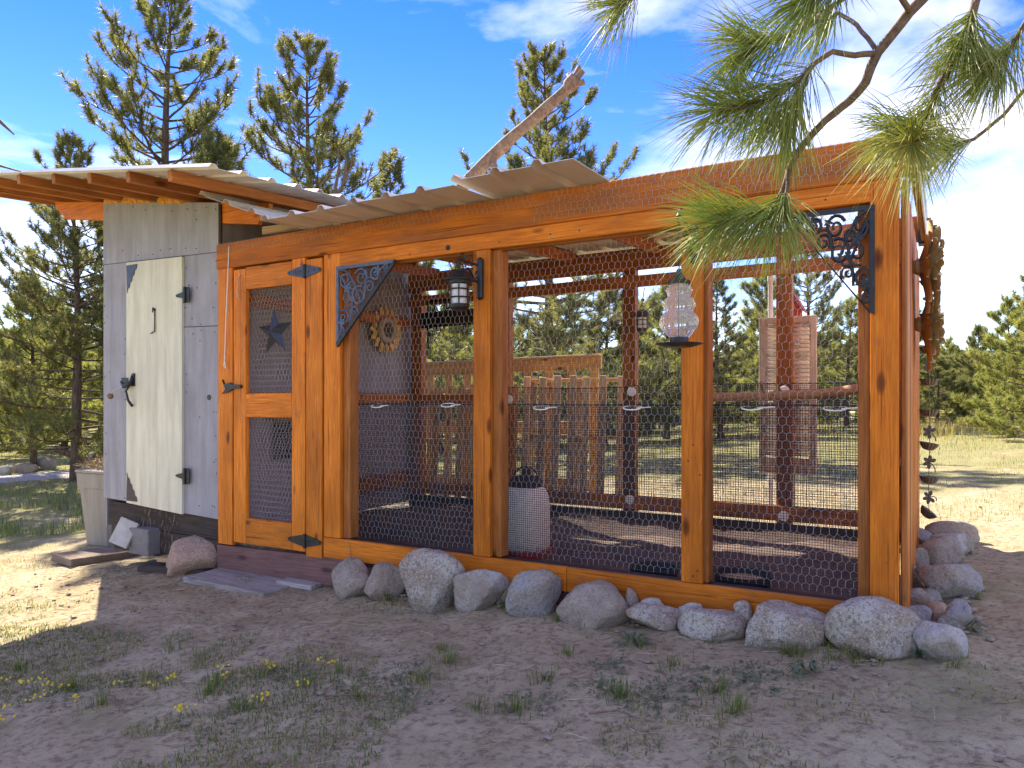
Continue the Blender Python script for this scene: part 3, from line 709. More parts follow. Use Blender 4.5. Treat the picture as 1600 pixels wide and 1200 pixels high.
for py, xo in ((423, -3.772), (846, -3.770)):
    z = onY(484, py, -.042).z
    for s, Lh in ((-1, .175), (1, .16)):
        g = Geo(); g.poly([(xo + s * .006, -.0405, z - .045), (xo + s * Lh * .55, -.0405, z - .028), (xo + s * Lh * .92, -.0405, z - .014), (xo + s * Lh, -.0405, z), (xo + s * Lh * .92, -.0405, z + .014), (xo + s * Lh * .55, -.0405, z + .028), (xo + s * .006, -.0405, z + .045)], -.006, (0, 1, 0))
        for t in (.25, .55, .88): g.tube([(xo + s * Lh * t, -.0465, z + .004), (xo + s * Lh * t, -.050, z + .004)], .006, 6)
        g.make('hinge', STEEL if py < 600 else IRON, door)
    g = Geo(); g.tube([(xo, -.048, z - .05), (xo, -.048, z + .05)], .011, 10); g.make('hinge_pin', IRON, door)
p = onY(362, 604, -.04); g = Geo()
g.poly([(p.x - .09, -.041, p.z + .055), (p.x - .07, -.041, p.z + .02), (p.x, -.041, p.z + .03), (p.x + .03, -.041, p.z + .015), (p.x + .12, -.041, p.z + .012), (p.x + .125, -.041, p.z - .012), (p.x + .03, -.041, p.z - .02), (p.x - .03, -.041, p.z - .045), (p.x - .09, -.041, p.z - .055), (p.x - .05, -.041, p.z - .02)], -.02, (0, 1, 0))
g.make('latch', IRON, door)
g = Geo(); a = onY(374, 431, -.045); g.tube([(a.x + .01, -.043, a.z + .01), (a.x - .005, -.055, a.z - .03), (a.x - .008, -.06, a.z - .12), (a.x, -.055, a.z - .17), (a.x + .008, -.043, a.z - .18)], .0035, 6); g.make('wire_handle', GALV, door)
a = onY(357, 385, -.06); b = onY(351, 572, -.05); g = Geo()
g.tube([(a.x, -.055, a.z), (a.x - .01, -.062, a.z - .3), (b.x + .02, -.055, b.z + .35), (b.x, -.05, b.z + .05), (b.x - .01, -.048, b.z), (b.x + .012, -.05, b.z - .02), (b.x + .004, -.05, b.z + .03)], .0035, 6)
g.make('hanging_cord', WHITEPL, label='thin white cord hanging beside the screen door', cat='cord')

# ------------------------------------------------------------------ decorations
def scroll(cx, cz, r0, a0, turns, sgn, n=26):
    return [(cx + r0 * (1 - .86 * k / n) * cos(a0 + sgn * turns * 2 * pi * k / n), cz + r0 * (1 - .86 * k / n) * sin(a0 + sgn * turns * 2 * pi * k / n)) for k in range(n + 1)]
def bracket(name, corner, sx, wd, ht, y, mat, label, heavy, group, tr=.0055):
    """corner scroll bracket; sx = +1 fills to the right of its corner, -1 to the left"""
    cx, cz = corner; T = lambda u, v: (cx + sx * u * wd, y, cz - v * ht)
    o = root(name, (cx + sx * wd / 2, y, cz - ht), label, 'bracket', group)
    g = Geo(); bw = .022
    g.poly([T(0, 0), T(1, 0), (cx + sx * wd * .96, y, cz - bw), (cx, y, cz - bw)], -.012, (0, 1, 0))
    g.make('top_bar', mat, o)
    g = Geo(); g.poly([(cx, y, cz - bw - .002), (cx + sx * bw, y, cz - bw - .002), (cx + sx * bw, y, cz - ht * .97), (cx, y, cz - ht)], -.012, (0, 1, 0)); g.make('side_bar', mat, o)
    g = Geo()
    if heavy: g.poly([T(1.0, .0), T(1.0, .055), T(.02, 1.04), T(.0, .985)], -.016, (0, 1, 0))
    else: g.tube([T(1, .03), T(.05, .98)], .004, 6)
    g.make('diagonal_bar', IRON, o)
    g = Geo(); yy = y - .006
    S = [(.16, .18, .11, .5, 1.5, 1), (.20, .42, .12, 2.0, 1.6, -1), (.44, .17, .12, 3.6, 1.6, 1), (.40, .40, .13, 5.2, 1.7, -1), (.68, .13, .09, 1.0, 1.5, 1), (.13, .66, .10, 4.0, 1.5, 1), (.30, .60, .08, .7, 1.4, -1), (.58, .30, .09, 2.4, 1.5, 1), (.84, .08, .05, 2.0, 1.3, -1), (.09, .84, .055, 5.0, 1.3, 1), (.28, .27, .07, 3.1, 1.4, 1)]
    for u, v, r, a0, tn, sg in S:
        pts = [T(a, b) for a, b in scroll(u, v, r, a0, tn, sg)]; g.tube([(q[0], yy, q[2]) for q in pts], [tr * (1.15 - .4 * k / len(pts)) for k in range(len(pts))], 5)
    for st in ([(.03, .93), (.10, .75), (.24, .72), (.28, .5), (.18, .3), (.06, .12)], [(.94, .03), (.76, .10), (.70, .22), (.52, .20), (.48, .45), (.34, .55)], [(.05, .05), (.2, .1), (.33, .3), (.42, .5)]):
        pts = [T(*q) for q in st]; sm = []
        for k in range(len(pts) - 1):
            for t in (0, .33, .66): sm.append((pts[k][0] * (1 - t) + pts[k + 1][0] * t + .006 * sin(3 * t), yy, pts[k][2] * (1 - t) + pts[k + 1][2] * t + .012 * sin(pi * t)))
        sm.append((pts[-1][0], yy, pts[-1][2])); g.tube(sm, tr, 5)
    g.make('scrollwork', mat, o)
    for u, v, r in ((.20, .30, .038), (.72, .10, .036), (.10, .72, .036), (.30, .44, .024), (.52, .12, .024)):
        c = T(u, v); g = Geo()
        for k in range(5):
            a = 2 * pi * k / 5 + u * 7; d = Vector((cos(a), 0, sin(a))); s = Vector((-sin(a), 0, cos(a)))
            b = Vector((c[0], y - .004, c[2])); g.poly([b, b + d * r * .5 + s * r * .28, b + d * r, b + d * r * .5 - s * r * .28], -.010, (0, 1, 0))
        g.make('iron_leaf', mat, o)
    return o
pc = onY(527, 417, -.042); pe = onY(618, 408, -.042); pb = onY(527, 538, -.042)
bracket('corner_bracket', (pc.x, pc.z), 1, pe.x - pc.x, pc.z - pb.z, -.042, BLUEIRON, 'blue grey scroll bracket beside the screen door post', True, 'iron corner brackets', .0075)
pc = onY(1367, 320, -.045); pe = onY(1232, 330, -.045); pb = onY(1367, 492, -.045)
bracket('corner_bracket', (pc.x, pc.z), -1, pc.x - pe.x, pc.z - pb.z, -.045, IRON, 'black scroll bracket in the top corner by the thick end post', False, 'iron corner brackets', .0075)
pc = onY(668, 470, D - .14); pe = onY(712, 470, D - .14); pb = onY(668, 545, D - .14)
bracket('corner_bracket', (pc.x, pc.z), 1, pe.x - pc.x + .1, pc.z - pb.z, D - .14, IRON, 'scroll bracket on the back wall behind the hanging lantern', False, 'iron corner brackets')

def star(px, py, y, r, label):
    c = onY(px, py, y); V = [(c.x, y - .055, c.z), (c.x, y + .004, c.z)]; Fc = []
    for k in range(10):
        a = pi / 2 + .05 + k * pi / 5; rr = r if k % 2 == 0 else r * .40; V.append((c.x + rr * cos(a) * .98, y - .002, c.z + rr * sin(a)))
    for k in range(10): i, j = 2 + k, 2 + (k + 1) % 10; Fc += [(0, i, j), (1, j, i)]
    mk('barn_star', V, Fc, STEEL, label=label, cat='star')
star(430, 519, -.010, .185, 'dark metal five pointed star on the screen door netting')

c = onX(600, 516, -4.722)
sf = root('sunflower_ornament', c, 'wooden sunflower wreath hung on the grey shed wall inside the run', 'wall ornament')
PET = wood('sunflower_petal_wood', (.86, .58, .20), (.64, .38, .10), (.3, .15, .05), .7)
for ring, (n, rr, ln, off) in enumerate(((16, .150, .095, .014), (14, .135, .085, .026))):
    for k in range(n):
        a = 2 * pi * (k + .5 * ring) / n; d = Vector((0, cos(a), sin(a))); s = Vector((0, -sin(a), cos(a))); b = Vector(c) + d * rr + Vector((off, 0, 0)); tl = Vector((1, 0, 0)) * .012
        g = Geo(); g.poly([b, b + d * ln * .35 + s * .030 + tl * .5, b + d * ln * .75 + s * .024 + tl, b + d * ln + tl, b + d * ln * .75 - s * .024 + tl, b + d * ln * .35 - s * .030 + tl * .5], .008, (1, 0, 0))
        g.make('petal', PET, sf)
g = Geo(); pts = [Vector(c) + Vector((.045, .105 * cos(t), .105 * sin(t))) for t in np.linspace(0, 2 * pi, 29)]
g.tube(pts, .032, 8, False); g.make('seed_ring', GREYW, sf)
g = Geo(); g.tube([Vector(c) + Vector((.015, 0, 0)), Vector(c) + Vector((.04, 0, 0))], .09, 20); g.make('center_disc', RUSTY, sf)

def lantern(c, s, label, group, mats=(IRON, LGLASS)):
    """c = top of the cap"""
    o = root('lantern', (c.x, c.y, c.z - .245 * s), label, 'lantern', group); I, Gl = mats
    P = lambda prof: [(r * s, z * s) for r, z in prof]
    g = Geo(); g.lathe(c, P([(.001, .0), (.05, -.004), (.062, -.022), (.100, -.055), (.102, -.062), (.070, -.060), (.066, -.08), (.062, -.08), (.001, -.078)][::-1]), 24); g.make('cap', I, o)
    g = Geo(); g.lathe(c, P([(.001, -.205), (.050, -.205), (.052, -.085), (.001, -.083)]), 24); g.make('glass', Gl, o)
    g = Geo(); g.lathe(c, P([(.001, -.245), (.045, -.243), (.060, -.225), (.064, -.205), (.001, -.203)]), 24); g.make('base', I, o)
    g = Geo()
    for k in range(6):
        a = 2 * pi * k / 6; g.tube([(c.x + .059 * s * cos(a), c.y + .059 * s * sin(a), c.z - .08 * s), (c.x + .059 * s * cos(a), c.y + .059 * s * sin(a), c.z - .21 * s)], .0045 * s, 5)
    for zz in (-.115, -.165): g.tube([(c.x + .060 * s * cos(t), c.y + .060 * s * sin(t), c.z + zz * s) for t in np.linspace(0, 2 * pi, 25)], .0045 * s, 5, False)
    g.make('cage', I, o)
    g = Geo(); g.tube([(c.x + .03 * s * cos(t), c.y, c.z + .012 * s + .03 * s * sin(t)) for t in np.linspace(0, pi, 11)], .004 * s, 5); g.make('bail', I, o)
    return o
def arm(name, base, tip, zt, zb, label):
    """iron hook plate on a post with a scrolled arm to tip"""
    o = root(name, (base.x, base.y, zb), label, 'hanger')
    g = Geo(); g.tube([(base.x, base.y - .008, zt), (base.x, base.y - .013, zt - .01), (base.x, base.y - .013, zb + .01), (base.x, base.y - .008, zb)], [.012, .022, .022, .012], 10); g.make('back_plate', IRON, o)
    d = Vector((tip.x - base.x, tip.y - base.y, 0)); Lh = d.length; d.normalize(); z0 = zt - .05; g = Geo()
    P = lambda u, v: Vector((base.x, base.y - .015, z0)) + d * u * Lh + Vector((0, 0, v))
    g.tube([P(0, 0), P(.35, .012), P(.7, .018), P(.95, .03), P(1.0, .012), P(1.0, -.012), P(.95, -.02)], .0075, 7)
    g.tube([P(q[0], q[1]) for q in ((.0, -.10), (.12, -.10), (.28, -.08), (.40, -.045), (.55, -.02), (.68, -.03), (.70, -.05), (.62, -.055))], .0065, 6)
    g.tube([P(.12 + .10 * cos(t), -.055 + .020 * sin(t)) for t in np.linspace(0, 5.5, 12)], .005, 5); g.tube([P(.8 + .1 * cos(t), .045 + .018 * sin(t)) for t in np.linspace(0, 5.5, 12)], .005, 5)
    g.make('scroll_arm', IRON, o); return o
b = onY(752, 430, -.036); zt, zb = onY(752, 404, -.036).z, onY(752, 468, -.036).z
tip = atZ(718, 430, 4.42); tip.z = zt - .05; arm('lantern_hanger', b, tip, zt, zb, 'black scroll hanger on the post above the front lantern')
lc = atZ(718, 440, 4.42); lc.z = tip.z - .042; lantern(lc, .98, 'black caged lantern hanging on the front middle post', 'caged lanterns')
c = onY(1003, 484, 2.22); lantern(c, .78, 'small brown lantern hanging inside by the back wall', 'caged lanterns', (RUSTY, LGLASS))
g = Geo(); g.tube([(c.x, c.y, c.z + .03), (c.x, c.y + .02, c.z + .09), (c.x - .01, D - .14, c.z + .20)], .004, 5); g.ball((c.x, c.y + .02, c.z + .085), .016, 8, 6); g.make('lantern_hook', IRON, label='thin hook holding the small lantern by the back wall', cat='hook')

# glass bird feeder
b = onY(1085, 372, -.036); tip = atZ(1061, 372, 3.52); zt = onY(1085, 352, -.036).z; tip.z = zt - .05
arm('feeder_hanger', b, tip, zt, zt - .2, 'black hanger behind the pine needles above the glass feeder')
fz = atZ(1060, 543, 3.52); c = Vector((tip.x, tip.y, fz.z)); hgt = 120 * 3.52 / F
fd = root('bird_feeder', c, 'ribbed clear glass bird feeder with three bulbs and black tray', 'bird feeder')
P = lambda prof: [(r, z * hgt) for r, z in prof]
g = Geo(); g.lathe(c, P([(.001, .0), (.06, .004), (.114, .045), (.112, .055), (.06, .03), (.044, .035), (.044, .13), (.001, .132)]), 32); g.make('tray', IRON, fd)
g = Geo(); g.lathe(c, P([(.044, .13), (.058, .17), (.085, .27), (.091, .34), (.082, .41), (.062, .47), (.070, .51), (.076, .56), (.068, .62), (.050, .665), (.056, .70), (.062, .745), (.054, .79), (.040, .82), (.040, .83)]), 64, 16, .035); g.make('glass_body', GLASS, fd, smooth=True)
g = Geo(); g.lathe(c, P([(.001, .825), (.054, .825), (.056, .86), (.030, .90), (.018, .96), (.010, 1.02), (.001, 1.025)]), 28); g.make('cap', IRON, fd)
g = Geo(); g.tube([(c.x, c.y, c.z + hgt), (c.x, c.y, tip.z - .01)], .003, 5); g.tube([(c.x, c.y, c.z + hgt * .1), (c.x, c.y, c.z + hgt * .85)], .003, 5); g.make('hang_wire', IRON, fd)

# metal leaf flowers on the right wall
def wallflower(y, z, R, n, label, seed):
    rr = random.Random(seed); c = Vector((.026, y, z)); o = root('metal_flower', c, label, 'wall ornament', 'metal flowers on the side wall')
    g = Geo(); g.ball(c + Vector((.035, 0, 0)), .05, 12, 8); g.make('center', BRONZE, o)
    for ring, (m, Rr, lift) in enumerate(((n, R, .045), (n - 1, R * .80, .075), (n - 4, R * .5, .095))):
        for k in range(m):
            a = 2 * pi * (k + .5 * ring) / m + rr.uniform(-.12, .12); d = Vector((0, cos(a), sin(a))); s = Vector((0, -sin(a), cos(a))); ex = Vector((1, 0, 0)); V = []; Fc = []; m2 = 7
            wd = R * .15 * rr.uniform(.85, 1.1); lf = lift * rr.uniform(.8, 1.25); Lp = Rr * rr.uniform(.9, 1.08)
            for th in (0, .003):
                for i in range(m2):
                    t = i / (m2 - 1); q = c + d * (.03 + t * (Lp - .03)) + ex * (.02 + lf * sin(t * pi * .62) + th); ww = wd * sin(pi * min(.98, .1 + t * .9)) ** .8
                    V += [q - s * ww + ex * .02, q, q + s * ww + ex * .02]
            for L0 in (0, m2 * 3):
                for i in range(m2 - 1):
                    for j in range(2): a0 = L0 + i * 3 + j; f = (a0, a0 + 1, a0 + 4, a0 + 3); Fc.append(f if L0 else f[::-1])
            mk('petal', V, Fc, BRONZE, o, smooth=True)
wallflower(onX(1424, 400, .03).y if False else .95, onX(1424, 395, .03).z if False else 2.02, .28, 14, 'upper bronze leaf flower on the side wall near the roof', 1)
wallflower(1.25, 1.72, .27, 14, 'lower bronze leaf flower on the side wall above the rain chain cups', 2)

# rain chain
cx = atZ(1452, 600, 5.35); rcx, rcy = cx.x, cx.y
chain = root('rain_chain', (rcx, rcy, .45), 'rain chain of fluted metal cups and small flowers beside the end wall', 'rain chain')
zof = lambda py: EYE + (HZ - py) / F * 5.35
g = Geo(); g.tube([(rcx + .004 * sin(k), rcy, zof(382) + (zof(808) - zof(382)) * k / 12) for k in range(13)], .0028, 5); g.make('chain', CUPM, chain)
def rcup(z, tiltx=0.0, px=0.0):
    g = Geo(); c = Vector((rcx + px, rcy, z)); prof = [(.012, -.052), (.034, -.045), (.052, -.022), (.062, .004), (.058, .004), (.049, -.019), (.032, -.041), (.001, -.047)]
    g.lathe(c, prof, 32, 16, .05)
    if tiltx:
        R = Matrix.Rotation(tiltx, 3, 'Y'); g.V = [tuple(R @ (Vector(v) - c) + c) for v in g.V]
    g.make('cup', CUPM, chain)
def rflower(z, rot):
    g = Geo(); c = Vector((rcx, rcy, z)); U = Vector((cos(YAW), sin(YAW), 0)); W = Vector((0, 0, 1)); Nn = U.cross(W)
    for k in range(5):
        a = rot + 2 * pi * k / 6; d = U * cos(a) + W * sin(a); s = -U * sin(a) + W * cos(a)
        g.poly([c, c + d * .025 + s * .014, c + d * .043 + s * .011, c + d * .052, c + d * .043 - s * .011, c + d * .025 - s * .014], .004, Nn)
    g.ball(c, .010, 8, 6); a = rot + 2 * pi * 5 / 6; d = U * cos(a) + W * sin(a); g.tube([c, c + d * .03, c + d * .05 - W * .015, c + d * .055 - W * .04], .004, 5); g.make('flower', RUSTY, chain)
for py in (443, 495, 547, 597): rcup(zof(py) + .02)
for py, tl in ((645, 0), (697, .18), (750, .12), (803, .7)): rcup(zof(py) + .02, tl)
for py, a in ((420, .4), (468, .9), (520, 1.4), (572, .3), (675, .5), (722, .4), (777, 1.3)): rflower(zof(py), a)
g = Geo(); g.box((rcx - .07, rcy - .06, zof(382)), (rcx + .05, rcy + .05, zof(355))); g.make('gutter_outlet', IRON, chain)

# ------------------------------------------------------------------ inside the run
pts = [Vector(p) for p in ((-1.30, .95, 1.275), (-1.05, .88, 1.28), (-.75, .74, 1.285), (-.5, .62, 1.295), (-.3, .50, 1.31), (-.06, .38, 1.345))]
pr = root('perch_branch', (-.7, .7, 1.22), 'reddish bare branch perch spanning the last bay', 'perch')
g = Geo(); sm = []
for k in range(len(pts) - 1):
    for t in (0, .25, .5, .75): q = pts[k].lerp(pts[k + 1], t); sm.append(q + Vector((0, 0, .008 * noise.noise(q * 6))))
sm.append(pts[-1]); g.tube(sm, [.027 + .004 * noise.noise(q * 9) for q in sm], 12); g.make('stem', wood('peeled_branch', (.66, .34, .18), (.46, .20, .09), (.1, .04, .02), .7), pr, smooth=True)
for q, h in ((pts[1], .05), (pts[2], .07), (pts[2] + Vector((.1, -.05, .01)), .045)):
    g = Geo(); g.tube([q, q + Vector((-.03, 0, h + .02))], [.012, .007], 7); g.make('twig_stub', TWIG, pr)

wp = onY(822, 600, .42); c = Vector((wp.x, .42, .22))
wt = root('poultry_waterer', c, 'dusty white jug drinker with black cap and red base tray', 'drinker')
g = Geo(); g.lathe(c, [(.001, .0), (.185, .0), (.20, .07), (.192, .07), (.178, .02), (.001, .02)], 32); g.make('base_tray', REDP, wt)
g = Geo(); g.lathe(c, [(.001, .02), (.155, .025), (.160, .12), (.158, .34), (.150, .41), (.130, .455), (.10, .475), (.001, .48)], 40); g.make('jug', JUG, wt, smooth=True)
g = Geo(); g.lathe(c, [(.001, .47), (.11, .47), (.112, .505), (.09, .53), (.05, .545), (.028, .55), (.026, .60), (.001, .605)], 28); g.make('cap', RUBBER, wt)
g = Geo(); g.tube([c + Vector((.10 * cos(t), 0, .50 + .10 * sin(t))) for t in np.linspace(.1, pi - .1, 12)], .007, 6); g.make('handle', RUBBER, wt)
def pan(px, py, yv, r, label, feed=True):
    p = onY(px, py, yv); z = G(p.x, yv) + .0; c = Vector((p.x, yv, z)); o = root('feed_pan', c, label, 'feed pan', 'black rubber pans')
    g = Geo(); g.lathe(c, [(.001, -.01), (r * .86, -.01), (r * .98, .075), (r, .08), (r * .92, .08), (r * .82, .02), (.001, .018)], 36); g.make('pan', RUBBER, o)
    if feed: g = Geo(); g.lathe(c, [(r * .87, .045), (r * .5, .06), (.001, .064)], 28); g.make('feed', FEED, o, smooth=True)
pan(1160, 895, .42, .165, 'round black pan holding tan feed in the last bay'); pan(1022, 878, .40, .15, 'dark empty pan in the middle bay', False)

# ------------------------------------------------------------------ behind the run: pallets, shutter, birdhouse
def pallet(name, a, b, z0, z1, lean, label, mats, slats, gap, group, tops=False):
    """standing pallet from a to b (x,y); upright slats on both faces over three cross bars"""
    a = Vector((*a, 0)); b = Vector((*b, 0)); d = (b - a); W = d.length; d.normalize(); n = Vector((-d.y, d.x, 0)); o = root(name, ((a + b) / 2 + Vector((0, 0, z0))), label, 'pallet', group)
    P = lambda u, v, dep: a + d * u + n * (dep + lean * v) + Vector((0, 0, z0 + v))
    H = z1 - z0
    for v in (.05, H / 2, H - .05): board('stringer', P(0, v, .05), P(W, v, .05), .09, .038, (0, 0, 1) if tops else n, mats[1], o)
    k = 0; u = slats / 2
    while u < W:
        board('slat', P(u, 0, -.006), P(u, H + random.uniform(-.02, .01), -.006), slats * random.uniform(.86, 1.04), .018, d, mats[0], o)
        if k % 3 == 0: board('slat', P(u + .02, 0, .107), P(u + .02, H, .107), slats, .018, d, mats[0], o)
        u += slats + gap * random.uniform(.7, 1.3); k += 1
GP = 'pallets leaning behind the run'
pallet('wood_pallet', (-3.60, D + .32), (-2.50, D + .38), .28, 1.52, .08, 'pale slatted pallet standing behind the middle bay', (PALW, PALO), .085, .085, GP)
pallet('wood_pallet', (-4.85, D + .24), (-3.66, D + .30), .22, 1.43, .07, 'darker slatted pallet behind the lantern bay', (PALO, PALW), .085, .085, GP)
pb_ = root('wood_pallet', (-3.8, D + .62, .25), 'taller orange pallet behind the slatted ones with its top board showing', 'pallet', GP)
for zz in (.35, .95, 1.62): board('stringer', (-5.1, D + .62, zz), (-2.85, D + .70, zz + .04), .13, .04, (0, 0, 1), PALO, pb_)
for k in range(9): board('slat', (-5.0 + k * .26, D + .66, .22), (-5.0 + k * .26, D + .67, 1.60), .10, .018, (1, 0, 0), PALO, pb_)
board('top_board', (-5.1, D + .60, 1.70), (-2.85, D + .68, 1.735), .10, .018, (0, 1, 0), PALW, pb_)

s0, s1 = onY(1186, 497, D + .06), onY(1276, 742, D + .06)
sh = root('louvred_shutter', ((s0.x + s1.x) / 2, D + .06, s1.z), 'faded louvred wooden shutter hung behind the last back post', 'shutter')
ya = D + .065
for x in (s0.x + .028, s1.x - .028): board('stile', (x, ya, s1.z), (x, ya, s0.z), .056, .032, (1, 0, 0), SHUTW, sh)
for za, zb in ((s0.z - .055, s0.z), (s1.z, s1.z + .13), ((s0.z + s1.z) / 2 - .05, (s0.z + s1.z) / 2 + .02)): board('rail', (s0.x + .057, ya, (za + zb) / 2), (s1.x - .057, ya, (za + zb) / 2), zb - za, .03, (0, 0, 1), SHUTW, sh)
z = s1.z + .16
while z < s0.z - .07:
    if abs(z - (s0.z + s1.z) / 2 + .015) > .05: board('slat', (s0.x + .057, ya, z), (s1.x - .057, ya, z), .036, .007, (0, .55, .83), SHUTW, sh, .002)
    z += .034
c = onY(1238, 485, D + .45); bh = root('birdhouse', (c.x, D + .45, .3), 'small red birdhouse on a post behind the shutter', 'birdhouse')
g = Geo(); g.poly([(c.x - .07, D + .40, c.z - .22), (c.x + .07, D + .40, c.z - .22), (c.x + .07, D + .40, c.z), (c.x, D + .40, c.z + .12), (c.x - .07, D + .40, c.z)], .13, (0, 1, 0)); g.make('house', REDW, bh)
for s in (-1, 1): board('roof', (c.x + s * .055, D + .36, c.z + .066), (c.x + s * .055, D + .57, c.z + .066), .19, .014, (s * .5, 0, -.86), REDW, bh)
g = Geo(); g.tube([(c.x, D + .46, .25), (c.x, D + .46, c.z - .22)], .025, 10); g.make('post', GREYW, bh)
c = onY(1204, 432, D + .20); g = Geo(); g.tube([(c.x, D + .2, .25), (c.x, D + .2, c.z)], .021, 14); g.lathe((c.x, D + .2, c.z), [(.026, -.04), (.026, .002), (.001, .004)], 14); g.make('white_pole', WHITEPL, label='white plastic pole standing behind the shutter', cat='pole')

# driftwood log on the roof
lw = root('driftwood_log', atZ(742, 280, 5.2), 'knobbly bare log sticking up from the metal roof', 'log')
dp = [(700, 318, 5.35), (735, 278, 5.25), (765, 248, 5.2), (800, 215, 5.1), (850, 172, 5.0), (885, 140, 4.95), (900, 122, 4.93)]
g = Geo(); P0 = [atZ(*q) for q in dp]; sm = []
for k in range(len(P0) - 1):
    for t in (0, .33, .66): sm.append(P0[k].lerp(P0[k + 1], t))
sm.append(P0[-1]); nn = len(sm); g.tube(sm, [.047 - .012 * k / nn + .006 * noise.noise(sm[k] * 8) + (.014 if k > nn - 4 else 0) for k in range(nn)], 12); g.make('stem', DRIFT, lw, smooth=True)
for q in (((895, 130, 4.93), (911, 110, 4.9), .022), ((896, 126, 4.93), (905, 104, 4.95), .018), ((893, 133, 4.93), (913, 128, 4.9), .022), ((893, 128, 4.95), (888, 116, 4.98), .015), ((772, 240, 5.2), (772, 262, 5.12), .020), ((768, 250, 5.2), (776, 268, 5.1), .024)):
    g = Geo(); a, b = atZ(*q[0]), atZ(*q[1]); g.tube([a, a.lerp(b, .5), b], [q[2] * 1.25, q[2], q[2] * .9], 9); g.make('knob', DRIFT, lw, smooth=True)

# ------------------------------------------------------------------ rocks
def rock_geo(c, w, d, h, seed, sub=3, flat=.35, yaw=0.0):
    import bmesh
    bm = bmesh.new(); bmesh.ops.create_icosphere(bm, subdivisions=sub, radius=1.0)
    rr = random.Random(seed); planes = [(Vector((rr.gauss(0, 1), rr.gauss(0, 1), rr.gauss(0, .8))).normalized(), rr.uniform(.52, .88)) for _ in range(11)]
    off = Vector((rr.uniform(0, 50), rr.uniform(0, 50), rr.uniform(0, 50))); R = Matrix.Rotation(yaw, 3, 'Z'); V = []
    for v in bm.verts:
        p = v.co.copy()
        for n, dd in planes:
            e = p.dot(n) - dd
            if e > 0: p -= n * e * .92
        p *= 1 + .13 * noise.noise(p * 1.1 + off) + .05 * noise.noise(p * 3.1 + off) + .018 * noise.noise(p * 8 + off)
        V.append(p)
    for i in range(3):
        q_ = sorted(v[i] for v in V); lo = q_[int(.015 * len(q_))]; hi = q_[int(.985 * len(q_))]
        for v in V: v[i] = (v[i] - lo) / (hi - lo) * 2 - 1
    out = [R @ Vector((v.x * w / 2, v.y * d / 2, 0)) + Vector((0, 0, (v.z + 1) / 2 * h)) + Vector(c) for v in V]
    Fc = [tuple(x.index for x in f.verts) for f in bm.faces]; bm.free(); return out, Fc
def rock(box, kind, label, zlift=0.0, yback=None, bury=.30, dr=.75, Zfix=None, group='stones edging the run', seed=None):
    x0, y0, x1, y1 = box; b = onG((x0 + x1) / 2, y1) if Zfix is None else atZ((x0 + x1) / 2, y1, Zfix)
    Z = (b.x - CAMX) * EF[0] + (b.y - CAMY) * EF[1]; k = Z / F
    wd = (x1 - x0) * k; dp = wd * dr; fw = Vector((ray((x0 + x1) / 2, 628)[0], ray((x0 + x1) / 2, 628)[1], 0)).normalized()
    wd *= 1.0 * (1 + dp / 2 / Z)
    tilt_ = (EYE - b.z) / Z; h = max(.03, (y1 - y0) * k * (1 + dp * .35 / Z) - dp * .42 * tilt_)
    c = b + fw * dp * .46
    if (x0 + x1) / 2 < 1300 and -4.75 < c.x < 0 and -1 < c.y and c.y + dp * .5 > -.04:      # keep it in front of the sill
        b = onY((x0 + x1) / 2, y1, -.05 - dp * .95); Z = (b.x - CAMX) * EF[0] + (b.y - CAMY) * EF[1]; sc_ = Z / F / k; wd *= sc_; dp *= sc_; h *= sc_; c = b + fw * dp * .46; bury = .30 + max(0, (b.z - G(b.x, b.y)) / h)
    sd_ = seed if seed is not None else int(x0 * 7 + y0)
    V, Fc = rock_geo((c.x, c.y, b.z - bury * h), wd, dp, h * (1 + bury), sd_, 4 if (x1 - x0) > 60 else 3, yaw=YAW)
    mk('rock', V, Fc, ROCKS[kind], label=label, cat='rock', group=group, smooth=True)
